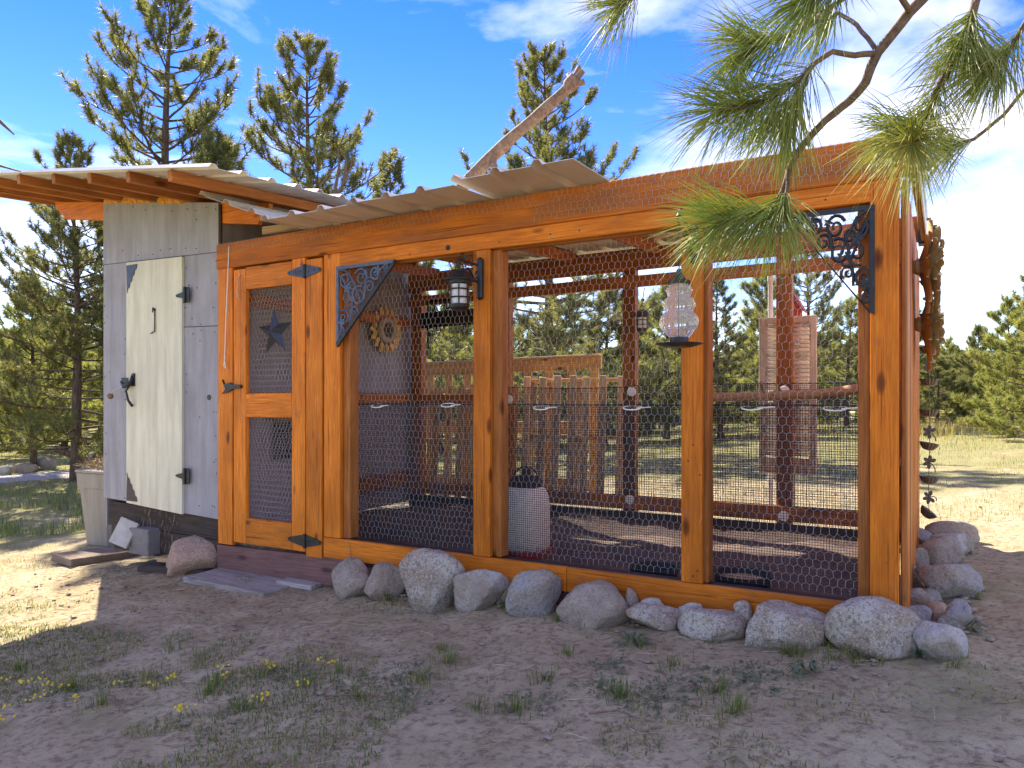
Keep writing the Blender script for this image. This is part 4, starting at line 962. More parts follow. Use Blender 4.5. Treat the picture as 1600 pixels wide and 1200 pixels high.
RK = [((258, 838, 350, 898), 'pink', 'large pinkish brown boulder in front of the shed corner', 91),
 ((521, 876, 582, 914), 'tan', 'small rounded tan stone nearest the screen door'),
 ((570, 880, 632, 928), 'tan', 'greyish tan stone with tufts of grass before it'),
 ((627, 859, 727, 934), 'pale', 'tall pale speckled boulder under the lantern bay'),
 ((711, 890, 792, 947), 'white', 'whitish boulder just past the tall pale speckled one'),
 ((777, 902, 801, 926), 'tan', 'fist sized tan stone tucked between two boulders below the white jug'),
 ((793, 890, 876, 962), 'grey', 'blue grey boulder with a dark round face below the white jug'),
 ((875, 913, 983, 973), 'tan', 'broad smooth tan boulder below the middle bay'),
 ((972, 919, 1000, 944), 'white', 'small pale stone perched behind the broad tan boulder'),
 ((998, 934, 1041, 948), 'white', 'thin flat pale stone against the sill'),
 ((980, 944, 1066, 981), 'pale', 'flat topped speckled stone below the middle bay'),
 ((1026, 962, 1062, 986), 'tan', 'small tan stone in front of the flat topped one'),
 ((1061, 941, 1100, 972), 'white', 'small angular grey stone below the middle post'),
 ((1062, 951, 1165, 1003), 'pale', 'long speckled granite boulder left of the feed pan'),
 ((1147, 939, 1177, 968), 'pale', 'egg shaped pale stone sitting above the gap below the feed pan'),
 ((1166, 944, 1294, 1021), 'pale', 'bulky pinkish granite boulder second from the corner'),
 ((1302, 935, 1438, 1032), 'pale', 'largest speckled granite boulder at the foot of the end post'),
 ((1434, 974, 1511, 1037), 'white', 'smooth whitish boulder at the outer corner of the stone edging'),
 ((1471, 936, 1517, 986), 'grey', 'upright blue grey cobble among the corner stones'),
 ((1465, 960, 1500, 988), 'grey', 'small dark cobble in front of the upright one'),
 ((1447, 940, 1480, 970), 'pink', 'small pinkish square cobble among the corner stones'),
 ((1408, 946, 1454, 978), 'grey', 'small grey cobble against the end post'),
 ((1414, 920, 1458, 948), 'tan', 'brown cobble behind the small grey one by the end post'),
 ((1437, 878, 1531, 941), 'grey', 'big brownish grey flat topped boulder along the end wall'),
 ((1436, 842, 1498, 884), 'tan', 'brown wedge shaped stone behind the big flat topped boulder'),
 ((1455, 832, 1517, 872), 'white', 'pale stone lying across the wedge shaped one'),
 ((1450, 812, 1522, 848), 'tan', 'furthest brown stone along the end wall below the rain chain'),
 ((1414, 884, 1444, 922), 'grey', 'thin pale stone shard leaning on the end wall'),
 ((1424, 856, 1450, 886), 'tan', 'small brown stone squeezed between the end wall and the wedge'),
 ((1428, 826, 1458, 850), 'grey', 'small grey stone under the last rain chain cup'),
 ((1500, 958, 1522, 974), 'white', 'small flat pale stone outside the corner cobbles'),
 ((1432, 918, 1470, 944), 'grey', 'half buried grey stone before the big flat topped boulder')]
for r_ in RK: rock(*r_[:3], seed=r_[3] if len(r_) > 3 else None)
for bx_, kd, lb in (((-2, 727, 19, 741), 'white', 'pale rock at the far end of the track edging'), ((18, 723, 59, 738), 'tan', 'long low tan rock beside the gravel track'), ((57, 714, 87, 733), 'grey', 'grey round rock beside the track near the stump'), ((136, 706, 164, 720), 'white', 'pale rock beyond the stump next to the shed')):
    rock(bx_, kd, lb, group='rocks along the gravel track')
# loose pebbles
def pebbles():
    P = []
    for _ in range(900):
        x, y = random.uniform(-6.5, 1.6), random.uniform(-2.4, -.15) if random.random() < .8 else random.uniform(2.6, 8); P.append((x, y, random.choice((.004, .005, .006, .008, .010, .016))))
    for _ in range(260): P.append((random.uniform(-3.3, -.1), random.uniform(-.16, -.03), random.uniform(.008, .022)))
    for _ in range(120): P.append((random.uniform(.03, .35), random.uniform(-.2, 2.4), random.uniform(.010, .03)))
    base, Fc = rock_geo((0, 0, -.4), 2, 2, 1.3, 5, 1); B = np.array([tuple(v) for v in base]); Fa = np.array(Fc); VV = []; FF = []
    for i, (x, y, r) in enumerate(P):
        a = random.random() * 6.28; R = np.array([[cos(a), -sin(a), 0], [sin(a), cos(a), 0], [0, 0, 1]]); s = np.array([r * random.uniform(.7, 1.4), r, r * .8])
        VV.append((B * s) @ R.T + np.array([x, y, G(x, y) + r * .15])); FF.append(Fa + i * len(B))
    mk('pebbles', np.vstack(VV), np.vstack(FF).astype(np.int32), ROCKS['tan'], label='loose pebbles scattered over the bare dirt', cat='pebbles', kind='stuff', smooth=True)
pebbles()

# ------------------------------------------------------------------ planks, bin, stump
def slab(pxs, th, mat, label, zadd=0.0, cat='plank'):
    q = [onG(*p) for p in pxs]; zz = [v.z + zadd for v in q]; z = max(zz) * .4 + min(zz) * .6 - .004
    a = (q[0] + q[3]) / 2; b = (q[1] + q[2]) / 2; wd = ((q[3] - q[0]).length + (q[2] - q[1]).length) / 2
    a.z = b.z = z + th / 2
    return board('ground_plank', a, b, wd, th, (q[3] - q[0]), mat, None, .006, label=label, cat=cat, group='boards lying on the dirt')
slab([(290, 915), (425, 918), (463, 896), (345, 892)], .045, GREYW, 'wide weathered grey plank lying before the screen door')
slab([(428, 915), (484, 918), (512, 906), (456, 903)], .035, GREYW, 'short grey board beyond the wide weathered plank')
slab([(110, 880), (143, 884), (200, 864), (170, 858)], .07, BROWNW, 'dirty brown slab lying by the grey bin')
o = board('leaning_board', onY(184, 852, -.16), onY(186, 852, -.16) + Vector((.02, .09, .20)), .19, .025, (1, .35, 0), WHITEP, None, .004, label='chipped white board propped under the shed', cat='board')
g = Geo(); p = onY(216, 858, -.10); g.box((p.x - .14, -.10, p.z - .05), (p.x + .13, .14, p.z + .17), .008); g.make('concrete_block', CONC, label='grey concrete block under the shed floor', cat='block')
a, b = onY(226, 866, -.16), onY(290, 866, -.16); a.z = b.z = G(a.x, a.y); board('ground_plank', a + Vector((0, 0, .05)), b + Vector((.1, .15, .06)), .16, .045, (.2, 1, 0), DARKW, None, .004, label='dark board with white painted end under the shed', cat='plank', group='boards lying on the dirt')
board('ground_plank', a + Vector((.08, .10, .115)), b + Vector((.1, .22, .115)), .12, .04, (.2, 1, 0), RAW, None, .004, label='short raw timber offcut under the shed', cat='plank', group='boards lying on the dirt')
def bin_():
    b = onG(146, 850); fw = Vector((EF[0], EF[1], 0)); c = b + Vector((.12, .16, 0)); z0 = b.z; H = .80
    o = root('storage_bin', (c.x, c.y, z0), 'tapered beige plastic bin heaped with straw beside the shed', 'bin')
    def ring(hw, z, n=6, r=.25):
        out = []
        for k in range(4 * n):
            t = 2 * pi * (k + .5) / (4 * n); ct, st = cos(t), sin(t); s = (abs(ct) ** 5 + abs(st) ** 5) ** (-1 / 5); out.append(Vector((c.x, c.y, 0)) + Matrix.Rotation(.10, 3, 'Z') @ Vector((ct * s * hw, st * s * hw, 0)) + Vector((0, 0, z)))
        return out
    def shell(name, rings, mat):
        V = []; Fc = []; m = len(rings[0])
        for r in rings: V += r
        for i in range(len(rings) - 1): Fc += [(i * m + k, i * m + (k + 1) % m, (i + 1) * m + (k + 1) % m, (i + 1) * m + k) for k in range(m)]
        Fc.append(tuple(range(m))[::-1]); Fc.append(tuple((len(rings) - 1) * m + k for k in range(m))); mk(name, V, Fc, mat, o)
    shell('body', [ring(.205, z0), ring(.215, z0 + .02), ring(.268, z0 + H * .76), ring(.285, z0 + H * .765), ring(.295, z0 + H * .95), ring(.27, z0 + H * .952)], BINP)
    shell('rim', [ring(.296, z0 + H * .955), ring(.305, z0 + H * .965), ring(.305, z0 + H * .99), ring(.27, z0 + H)], BINP)
    P0 = []; P1 = []
    for _ in range(1500):
        u, v = random.uniform(-.26, .26), random.uniform(-.26, .26); hgt = .09 * max(0, 1 - (u * u + v * v) / .10) + random.uniform(-.01, .03)
        a = Vector((c.x + u, c.y + v, z0 + H + hgt)); d = Vector((random.gauss(0, 1), random.gauss(0, 1), random.gauss(0, .45))).normalized() * random.uniform(.03, .08); P0.append(a); P1.append(a + d)
    V, Fa = tubes_np(P0, P1, .0022); mk('straw_heap', V, Fa, STRAW, o, kind='stuff')
bin_()
def stump():
    b = onG(124, 724); k = ((b.x - CAMX) * EF[0] + (b.y - CAMY) * EF[1]) / F; o = root('tree_stump', b, 'grey forked stump standing beyond the bin', 'stump')
    g = Geo(); h = 42 * k; r = 10.5 * k; g.tube([b + Vector((0, 0, -.05)), b + Vector((0, 0, .25 * h)), b + Vector((.01, 0, .6 * h)), b + Vector((.0, 0, h))], [r * 1.5, r * 1.12, r, r * 1.05], 14); g.make('trunk', BARK, o)
    U = Vector((-ER[0], -ER[1], 0)); g = Geo(); g.tube([b + Vector((0, 0, .25 * h)), b + U * 18 * k + Vector((0, 0, .38 * h)), b + U * 38 * k + Vector((0, 0, .5 * h))], [r * .6, r * .5, r * .28], 9); g.make('side_limb', BARK, o)
stump()

# ------------------------------------------------------------------ pine trees
def tree_data(seed, H, R, hb, dens, nd=34, lean=0.02, upc=.75, tl=.15, tw=.013):
    rr = random.Random(seed); rn = np.random.default_rng(seed); g = Geo(); TP = []; TD = []
    ph = rr.random() * 6
    def ax(z): return Vector((lean * z + .04 * sin(z * .8 + ph), .04 * sin(z * .6 + ph * 2), z))
    zs = np.linspace(-.2, H, 13); r0 = .0125 * H + .025
    g.tube([ax(z) for z in zs], [max(.008, r0 * (1 - max(0, z) / H) ** .85 + (.03 if z < .1 else 0)) for z in zs], 9)
    z = hb * H
    while z < H * .985:
        t = (z - hb * H) / (H - hb * H); n = rr.choice((2, 3, 3, 4)); a0 = rr.random() * 6.28
        for k in range(n):
            a = a0 + 6.283 * k / n + rr.uniform(-.5, .5); Lb = R * ((1 - t) ** .72 * (.55 + .45 * min(1, t * 5 + .3)) + .05) * rr.uniform(.55, 1.12)
            if Lb < .10: Lb = .12
            d = Vector((cos(a), sin(a), 0)); el0 = .05 + .55 * t + rr.uniform(-.15, .2); pts = []; m = 6; p = ax(z)
            for i in range(m + 1):
                pts.append(p.copy()); s = i / m; e = el0 - .18 * (1 - t) + upc * s * s; step = Lb / m
                dd = (d + Vector((rr.uniform(-.16, .16), rr.uniform(-.16, .16), 0))).normalized(); p = p + (dd * cos(e) + Vector((0, 0, sin(e)))) * step
            rb = .006 + .011 * Lb; g.tube(pts, [max(.004, rb * (1 - .8 * i / m)) for i in range(m + 1)], 5, False)
            TP.append(pts[-1]); TD.append((pts[-1] - pts[-2]).normalized())
            nsub = max(2, int(Lb * dens))
            for q in range(nsub):
                s = rr.uniform(.28, 1.0); i = min(m - 1, int(s * m)); b = pts[i].lerp(pts[i + 1], s * m - i); td = (pts[i + 1] - pts[i]).normalized(); side = Vector((-td.y, td.x, 0)) * rr.choice((-1, 1))
                sd2 = (td * rr.uniform(.3, .9) + side * rr.uniform(.2, .9) + Vector((0, 0, rr.uniform(.15, .95)))).normalized(); ls = (.10 + .30 * Lb * (1 - s * .6)) * rr.uniform(.5, 1.1); ls = min(ls, .55)
                e1 = b + sd2 * ls * .6; e2 = e1 + (sd2 + Vector((0, 0, .5))).normalized() * ls * .4; g.tube([b, e1, e2], [.0065, .005, .004], 3, False)
                TP.append(e2); TD.append((sd2 + Vector((0, 0, .5))).normalized())
                if rr.random() < .65: TP.append(e1); TD.append((sd2 + Vector((rr.uniform(-.5, .5), rr.uniform(-.5, .5), .3))).normalized())
        z += rr.uniform(.10, .22) * (1.15 - .35 * t) * (H / 7) ** .5
    for k in range(5): TP.append(ax(H - .05 * k)); TD.append(Vector((rr.uniform(-.2, .2), rr.uniform(-.2, .2), 1)))
    TP = np.array([tuple(v) for v in TP]); TD = np.array([tuple(v) for v in TD]); T = len(TP)
    Pn = np.repeat(TP, nd, 0); Dn = np.repeat(TD, nd, 0); N = len(Pn)
    dirs = rn.normal(size=(N, 3)); dirs /= np.linalg.norm(dirs, axis=1, keepdims=True); dirs = dirs * .85 + Dn * .75; dirs /= np.linalg.norm(dirs, axis=1, keepdims=True)
    b = Pn - Dn * rn.uniform(0, .11, (N, 1)); ln = tl * rn.uniform(.6, 1.1, (N, 1)); sid = np.cross(dirs, rn.normal(size=(N, 3))); sid /= np.linalg.norm(sid, axis=1, keepdims=True)
    V = np.stack([b - sid * tw * .5, b + sid * tw * .5, b + dirs * ln + np.array([0, 0, -.012])], 1).reshape(-1, 3)
    Fa = np.arange(3 * N).reshape(-1, 3).astype(np.int32)
    tm = bpy.data.meshes.new('trunk'); tm.from_pydata(g.V, [], g.F); tm.polygons.foreach_set('use_smooth', np.full(len(tm.polygons), True)); tm.update(); tm.materials.append(BARK)
    cm = mesh_np('crown', V, Fa); return tm, cm
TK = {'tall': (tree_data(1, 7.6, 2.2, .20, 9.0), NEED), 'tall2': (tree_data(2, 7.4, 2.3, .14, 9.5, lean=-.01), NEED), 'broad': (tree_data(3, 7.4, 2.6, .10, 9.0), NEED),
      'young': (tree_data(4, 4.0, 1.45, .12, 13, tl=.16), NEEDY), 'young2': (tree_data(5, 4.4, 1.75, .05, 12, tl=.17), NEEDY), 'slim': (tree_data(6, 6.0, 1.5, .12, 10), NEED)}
def tree(kind, px, Z, top, rot, label, group='pines around the coop', mat=None, wide=1.0):
    (tm, cm), nm = TK[kind]; p = atZ(px, 628, Z); z0 = G(p.x, p.y, False); H0 = {'tall': 7.6, 'tall2': 7.4, 'broad': 7.4, 'young': 4.0, 'young2': 4.4, 'slim': 6.0}[kind]
    s = (EYE + (HZ - top) / F * Z - z0) / H0
    o = root('pine_tree', (p.x, p.y, z0), label, 'tree', group); o.rotation_euler = (0, 0, rot); o.scale = (s * wide, s * wide, s)
    t = bpy.data.objects.new('trunk', tm); COL.objects.link(t); t.parent = o
    c = bpy.data.objects.new('crown', cm); COL.objects.link(c); c.parent = o
    if len(cm.materials) == 0: cm.materials.append(nm)
    if mat is not None: c.material_slots[0].link = 'OBJECT'; c.material_slots[0].material = mat
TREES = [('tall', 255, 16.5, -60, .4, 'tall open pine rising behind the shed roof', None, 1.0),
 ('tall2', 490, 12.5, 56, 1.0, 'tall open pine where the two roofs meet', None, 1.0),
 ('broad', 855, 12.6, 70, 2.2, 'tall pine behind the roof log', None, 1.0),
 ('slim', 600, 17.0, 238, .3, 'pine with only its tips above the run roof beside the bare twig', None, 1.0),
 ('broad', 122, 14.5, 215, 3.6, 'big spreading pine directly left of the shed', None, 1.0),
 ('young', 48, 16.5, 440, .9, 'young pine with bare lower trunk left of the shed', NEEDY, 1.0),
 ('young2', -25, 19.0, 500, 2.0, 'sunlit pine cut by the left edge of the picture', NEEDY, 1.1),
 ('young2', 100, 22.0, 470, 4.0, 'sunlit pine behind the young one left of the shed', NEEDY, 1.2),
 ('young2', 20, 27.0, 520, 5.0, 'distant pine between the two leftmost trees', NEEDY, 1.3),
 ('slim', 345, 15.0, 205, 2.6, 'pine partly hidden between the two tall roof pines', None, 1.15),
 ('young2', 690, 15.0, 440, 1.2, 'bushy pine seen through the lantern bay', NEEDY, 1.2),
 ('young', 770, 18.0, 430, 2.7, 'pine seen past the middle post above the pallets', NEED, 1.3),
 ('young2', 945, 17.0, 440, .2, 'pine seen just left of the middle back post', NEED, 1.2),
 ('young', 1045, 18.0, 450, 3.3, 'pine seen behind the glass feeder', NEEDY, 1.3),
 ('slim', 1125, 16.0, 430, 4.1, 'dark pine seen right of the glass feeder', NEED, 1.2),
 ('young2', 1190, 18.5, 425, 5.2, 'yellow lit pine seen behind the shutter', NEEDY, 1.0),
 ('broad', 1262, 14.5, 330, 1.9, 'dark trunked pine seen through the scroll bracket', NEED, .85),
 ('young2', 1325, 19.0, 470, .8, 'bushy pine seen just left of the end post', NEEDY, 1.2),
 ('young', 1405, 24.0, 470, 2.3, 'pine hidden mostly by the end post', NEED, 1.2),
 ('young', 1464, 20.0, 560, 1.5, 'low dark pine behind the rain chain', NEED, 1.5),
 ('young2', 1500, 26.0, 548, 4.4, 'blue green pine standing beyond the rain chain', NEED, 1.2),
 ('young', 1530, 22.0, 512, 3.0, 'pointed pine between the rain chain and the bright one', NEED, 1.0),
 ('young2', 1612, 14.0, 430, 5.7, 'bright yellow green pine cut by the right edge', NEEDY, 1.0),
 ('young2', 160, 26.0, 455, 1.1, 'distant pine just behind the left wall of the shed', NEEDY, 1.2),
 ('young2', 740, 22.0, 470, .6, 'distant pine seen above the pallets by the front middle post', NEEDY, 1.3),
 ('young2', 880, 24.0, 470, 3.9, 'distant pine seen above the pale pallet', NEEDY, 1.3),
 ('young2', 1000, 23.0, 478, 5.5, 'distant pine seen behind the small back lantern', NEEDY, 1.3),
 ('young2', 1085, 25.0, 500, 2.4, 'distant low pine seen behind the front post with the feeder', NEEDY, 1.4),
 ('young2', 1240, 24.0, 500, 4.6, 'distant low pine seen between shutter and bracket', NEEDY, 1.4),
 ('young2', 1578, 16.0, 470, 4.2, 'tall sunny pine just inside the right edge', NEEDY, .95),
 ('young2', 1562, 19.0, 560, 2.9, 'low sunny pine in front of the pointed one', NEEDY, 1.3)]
for k, px_, Z_, top_, rot_, l_, m_, w_ in TREES:
    if 680 < px_ < 1420: Z_ = 17.0 if px_ == 855 else max(22.0, Z_ * 1.35)      # the open field behind the run
    tree(k, px_, Z_, top_, rot_, l_, mat=m_, wide=w_)
# a wood further back that reads as one mass
def far_wood():
    (tm, cm), nm = TK['young2']; n = len(cm.vertices); co = np.zeros(n * 3, np.float32); cm.vertices.foreach_get('co', co); co = co.reshape(-1, 3, 3)[::3]
    VV = []; 
    for k in range(46):
        px = -120 + 1800 * k / 46 + random.uniform(-25, 25); Z = random.uniform(32, 48); p = atZ(px, 628, Z); s = random.uniform(.8, 1.35) * (1.0 if px < 1400 else .8); a = random.random() * 6.28
        ctr = co.mean(1, keepdims=True); q = (ctr + (co - ctr) * 1.9); q = q.reshape(-1, 3) * s; R = np.array([[cos(a), -sin(a), 0], [sin(a), cos(a), 0], [0, 0, 1]]); VV.append(q @ R.T + np.array([p.x, p.y, G(p.x, p.y, False)]))
    V = np.vstack(VV); mk('far_wood', V, np.arange(len(V)).reshape(-1, 3).astype(np.int32), NEEDY, label='far wood of young pines behind the nearer trees', cat='wood', kind='stuff')
far_wood()
# dead twiggy shrub behind the run roof
g = Geo(); b0 = atZ(520, 628, 10.5); b0.z = G(b0.x, b0.y, False)
for q in ([(522, 640, 10.5), (520, 420, 10.5), (512, 330, 10.5), (535, 290, 10.5), (548, 262, 10.4), (551, 243, 10.3)], [(520, 320, 10.5), (530, 260, 10.6), (528, 232, 10.6)], [(538, 285, 10.5), (541, 250, 10.6), (533, 236, 10.6)], [(515, 330, 10.5), (500, 290, 10.4), (520, 265, 10.4)]):
    g.tube([atZ(*w_) for w_ in q], np.linspace(.028, .008, len(q)), 6)
g.make('dead_shrub', TWIG, label='bare forked dead shrub behind the run roof', cat='shrub')
g = Geo()
g.tube([atZ(*q) for q in ((-150, 120, 3.4), (-60, 160, 3.5), (0, 190, 3.6), (22, 210, 3.6))], [.016, .013, .010, .004], 6); g.tube([atZ(*q) for q in ((-160, 240, 3.6), (-50, 257, 3.7), (0, 259, 3.7), (32, 268, 3.7))], [.014, .010, .007, .003], 6)
g.make('bare_twigs', TWIG, label='two bare twigs poking in at the left edge', cat='twig')

# ------------------------------------------------------------------ the pine overhead with its long needles
nearp = root('pine_tree', (2.75, -2.9, G(2.75, -2.9)), 'near pine whose long needled boughs hang over the end of the run', 'tree')
g = Geo(); tb = Vector((2.75, -2.9, 0)); g.tube([tb + Vector((0, 0, z)) + Vector((.03 * sin(z), .02 * sin(2 * z), 0)) for z in np.linspace(-.1, 7, 12)], [.20 - .02 * k for k in range(8)] + [.05, .04, .03, .02], 14); g.make('trunk', BARK, nearp, smooth=True)
BR = [  # polylines (px, py, distance), radii in metres, needles from this point on
 ([(2300, -900, 1.4), (1750, -330, 1.5), (1500, -60, 1.56), (1418, 20, 1.6), (1372, 82, 1.62), (1352, 128, 1.63), (1325, 160, 1.65), (1288, 188, 1.66), (1255, 228, 1.68), (1235, 262, 1.7), (1222, 300, 1.71), (1205, 330, 1.72), (1160, 342, 1.73), (1120, 350, 1.73)], .016, .005, 10, 2, 1.3),
 ([(1232, 265, 1.7), (1228, 300, 1.69), (1222, 330, 1.68)], .006, .004, 1, 0, .7),
 ([(1368, 84, 1.62), (1335, 86, 1.6), (1300, 80, 1.6), (1272, 98, 1.6), (1245, 128, 1.6), (1205, 155, 1.6), (1165, 166, 1.58), (1118, 172, 1.56)], .007, .005, 3, 0, 1.0),
 ([(1262, 105, 1.6), (1258, 130, 1.62), (1240, 165, 1.64), (1222, 190, 1.66)], .006, .004, 1, 0, .9),
 ([(1900, -600, 1.5), (1620, -180, 1.55), (1530, -20, 1.6), (1506, 66, 1.62), (1480, 115, 1.63), (1462, 145, 1.64), (1447, 180, 1.65), (1428, 196, 1.66), (1395, 204, 1.66)], .011, .007, 4, 1, .72),
 ([(1440, 190, 1.65), (1432, 210, 1.6), (1425, 224, 1.55)], .007, .005, 0, 0, .8),
 ([(2100, -250, 1.7), (1700, 30, 1.75), (1640, 100, 1.78), (1600, 142, 1.8), (1568, 178, 1.8), (1540, 202, 1.8), (1520, 218, 1.8), (1490, 226, 1.8)], .007, .004, 6, 1, .55),
 ([(1950, -400, 1.5), (1680, -100, 1.55), (1600, 40, 1.6), (1580, 76, 1.6), (1562, 96, 1.6), (1545, 104, 1.6)], .008, .005, 2, 0, 1.0),
 ([(1700, -200, 1.5), (1520, 10, 1.6), (1506, 66, 1.6)], .007, .005, 1, 0, .9),
 ([(1500, -300, 1.8), (1230, -110, 1.85), (1060, -40, 1.85), (1000, -10, 1.85), (968, 8, 1.85)], .007, .004, 3, 0, .6),
 ([(1480, -150, 1.6), (1340, -20, 1.62), (1260, 40, 1.63), (1205, 66, 1.64), (1165, 74, 1.64)], .008, .005, 2, 0, 1.0),
 ([(1420, 20, 1.6), (1400, -20, 1.5), (1330, -40, 1.45), (1270, -10, 1.42)], .007, .005, 2, 0, .9),
 ([(1372, 82, 1.62), (1340, 40, 1.7), (1310, 20, 1.75), (1290, 30, 1.78)], .006, .004, 2, 0, .8)]
NB0 = []; NB1 = []; NB2 = []
for pl_, r0, r1, nf, trunkjoin, dens in BR:
    P_ = [atZ(*q) for q in pl_]
    sm = []; rad = []
    for k in range(len(P_) - 1):
        for t in (0, .25, .5, .75):
            q = P_[k].lerp(P_[k + 1], t); sm.append(q + Vector((noise.noise(q * 14), noise.noise(q * 14 + Vector((9, 0, 0))), noise.noise(q * 14 + Vector((0, 9, 0))))) * .004)
    sm.append(P_[-1]); n = len(sm); rad = [r0 + (r1 - r0) * (k / n) ** .6 for k in range(n)]
    if trunkjoin: sm = [tb + Vector((0, 0, max(2.4, sm[0].z - .25)))] + sm; rad = [r0 * 1.5] + rad
    g = Geo(); g.tube(sm, rad, 8); g.make('bough', TWIG, nearp, smooth=True)
    off = 1 if trunkjoin else 0; st = off + nf * 4
    seg = sm[st:]; tot = sum((seg[k + 1] - seg[k]).length for k in range(len(seg) - 1)); N = int(880 * dens * tot + 200 * dens)
    for _ in range(N):
        u = random.random() ** .75; k = min(len(seg) - 2, int(u * (len(seg) - 1))); f = u * (len(seg) - 1) - k; b = seg[k].lerp(seg[k + 1], f); td = (seg[k + 1] - seg[k]).normalized()
        rv = Vector((random.gauss(0, 1), random.gauss(0, 1), random.gauss(0, 1))); rv = (rv - td * rv.dot(td)).normalized(); sp = random.uniform(.35, 1.05)
        d = (td * (1.05 - .35 * sp) + rv * sp).normalized(); Ln = random.uniform(.125, .205) * (.85 + .15 * dens)
        m_ = b + d * Ln * .5; e = b + d * Ln + Vector((0, 0, -random.uniform(.005, .040)))
        NB0.append(b); NB1.append(m_); NB2.append(e)
def needle_mesh():
    A = np.array([tuple(v) for v in NB0]); B = np.array([tuple(v) for v in NB1]); C = np.array([tuple(v) for v in NB2]); n = len(A); d = C - A; d /= np.linalg.norm(d, axis=1, keepdims=True)
    u = np.cross(d, rng.normal(size=(n, 3))); u /= np.linalg.norm(u, axis=1, keepdims=True); v = np.cross(d, u); V = np.zeros((n, 7, 3))
    for k in range(3):
        a = 2 * pi * k / 3; o = u * cos(a) + v * sin(a); V[:, k] = A + o * .0009; V[:, 3 + k] = B + o * .0011
    V[:, 6] = C; b = (np.arange(n) * 7)[:, None]; Fs = []
    for k in range(3):
        k2 = (k + 1) % 3; Fs += [np.hstack([b + k, b + k2, b + 3 + k2]), np.hstack([b + k, b + 3 + k2, b + 3 + k]), np.hstack([b + 3 + k, b + 3 + k2, b + 6])]
    mk('needles', V.reshape(-1, 3), np.vstack(Fs).astype(np.int32), NEEDF, nearp, kind='stuff')
needle_mesh()

# ------------------------------------------------------------------ grass, weeds, litter
def blades(name, items, mat, label, cat):
    """items: (x, y, length, lean direction, lean, width)"""
    n = len(items); A = np.array(items); z = np.array([G(a[0], a[1]) for a in items]) - .006
    P = np.stack([A[:, 0], A[:, 1], z], 1); L_ = A[:, 2:3]; th = A[:, 3]; le = A[:, 4:5]; w_ = A[:, 5:6] * .5
    d = np.stack([np.cos(th), np.sin(th), np.zeros(n)], 1); s = np.stack([-np.sin(th), np.cos(th), np.zeros(n)], 1); up = np.array([[0, 0, 1.]])
    mid = P + up * L_ * .58 * np.cos(le * .6) + d * L_ * .5 * np.sin(le * .6); tip = mid + up * L_ * .45 * np.cos(le * 1.5) + d * L_ * .5 * np.sin(le * 1.5)
    V = np.stack([P - s * w_, P + s * w_, mid + s * w_ * .8, mid - s * w_ * .8, tip], 1).reshape(-1, 3); b = (np.arange(n) * 5)[:, None]
    Fa = np.vstack([np.hstack([b, b + 1, b + 2]), np.hstack([b, b + 2, b + 3]), np.hstack([b + 3, b + 2, b + 4])]).astype(np.int32)
    return mk(name, V, Fa, mat, label=label, cat=cat, kind='stuff')
def inside_bldg(x, y): return -6.4 < x < .03 and -.03 < y < D + .05
gr = []; dry = []
CL = [(385, 880, .16, 90), (360, 884, .1, 40), (430, 884, .1, 50), (500, 912, .13, 110), (525, 918, .12, 90), (565, 922, .16, 170), (590, 930, .15, 160), (610, 938, .12, 90), (668, 940, .14, 60), (705, 944, .1, 40), (970, 1090, .15, 170), (885, 1022, .09, 60), (1045, 976, .13, 60), (850, 1062, .12, 70), (700, 1035, .16, 120), (655, 1062, .16, 110), (690, 1015, .1, 60), (112, 1075, .18, 150), (30, 1045, .17, 110), (325, 1085, .12, 90), (340, 1070, .1, 60), (1232, 1022, .15, 120), (1335, 1030, .14, 90), (1300, 1030, .12, 60), (1370, 1034, .12, 60), (920, 972, .12, 50), (870, 970, .1, 60), (808, 1110, .14, 110), (745, 1110, .1, 60), (1150, 1105, .14, 80), (1145, 1115, .1, 60), (1490, 1040, .12, 50), (1110, 1000, .1, 50), (1310, 1012, .1, 50), (1525, 935, .06, 30), (1250, 1025, .12, 60), (790, 950, .1, 50), (1120, 1080, .12, 60), (560, 1090, .12, 60), (480, 1070, .16, 90), (420, 1050, .2, 100), (230, 1060, .2, 90), (160, 1100, .2, 110), (530, 1050, .15, 60), (380, 1110, .2, 100), (270, 1015, .12, 40), (310, 1030, .15, 60), (1240, 1000, .1, 60), (1000, 1010, .12, 50), (1050, 1040, .15, 60)]
for px, py, r, n in CL:
    c = onG(px, py)
    for _ in range(n):
        a = random.random() * 6.28; q = abs(random.gauss(0, .42)) * r; x, y = c.x + q * cos(a), c.y + q * sin(a)
        if inside_bldg(x, y): continue
        (dry if random.random() < .12 else gr).append((x, y, random.uniform(.025, .085), a + random.uniform(-.6, .6), random.uniform(.1, .8), random.uniform(.002, .0042)))
def gdens(x, y):
    n = noise.noise(Vector((x * .9 + 3, y * .9, 0))) * .6 + noise.noise(Vector((x * 3.1, y * 3.1, 4))) * .45; return n
for _ in range(170000):                                         # thin growth in the dooryard
    x, y = random.uniform(-6.5, 2.4), random.uniform(-3.4, -.25); wgt = sstep(-.75, -1.7, -abs(y) * -1) if False else sstep(.65, 1.7, -y) * (1.0 if x < -1.0 else .55)
    if gdens(x, y) > .20 - .26 * wgt and random.random() < .15 + .75 * wgt: (dry if random.random() < .18 else gr).append((x, y, random.uniform(.010, .042), random.random() * 6.28, random.uniform(.2, 1.3), random.uniform(.0025, .006)))
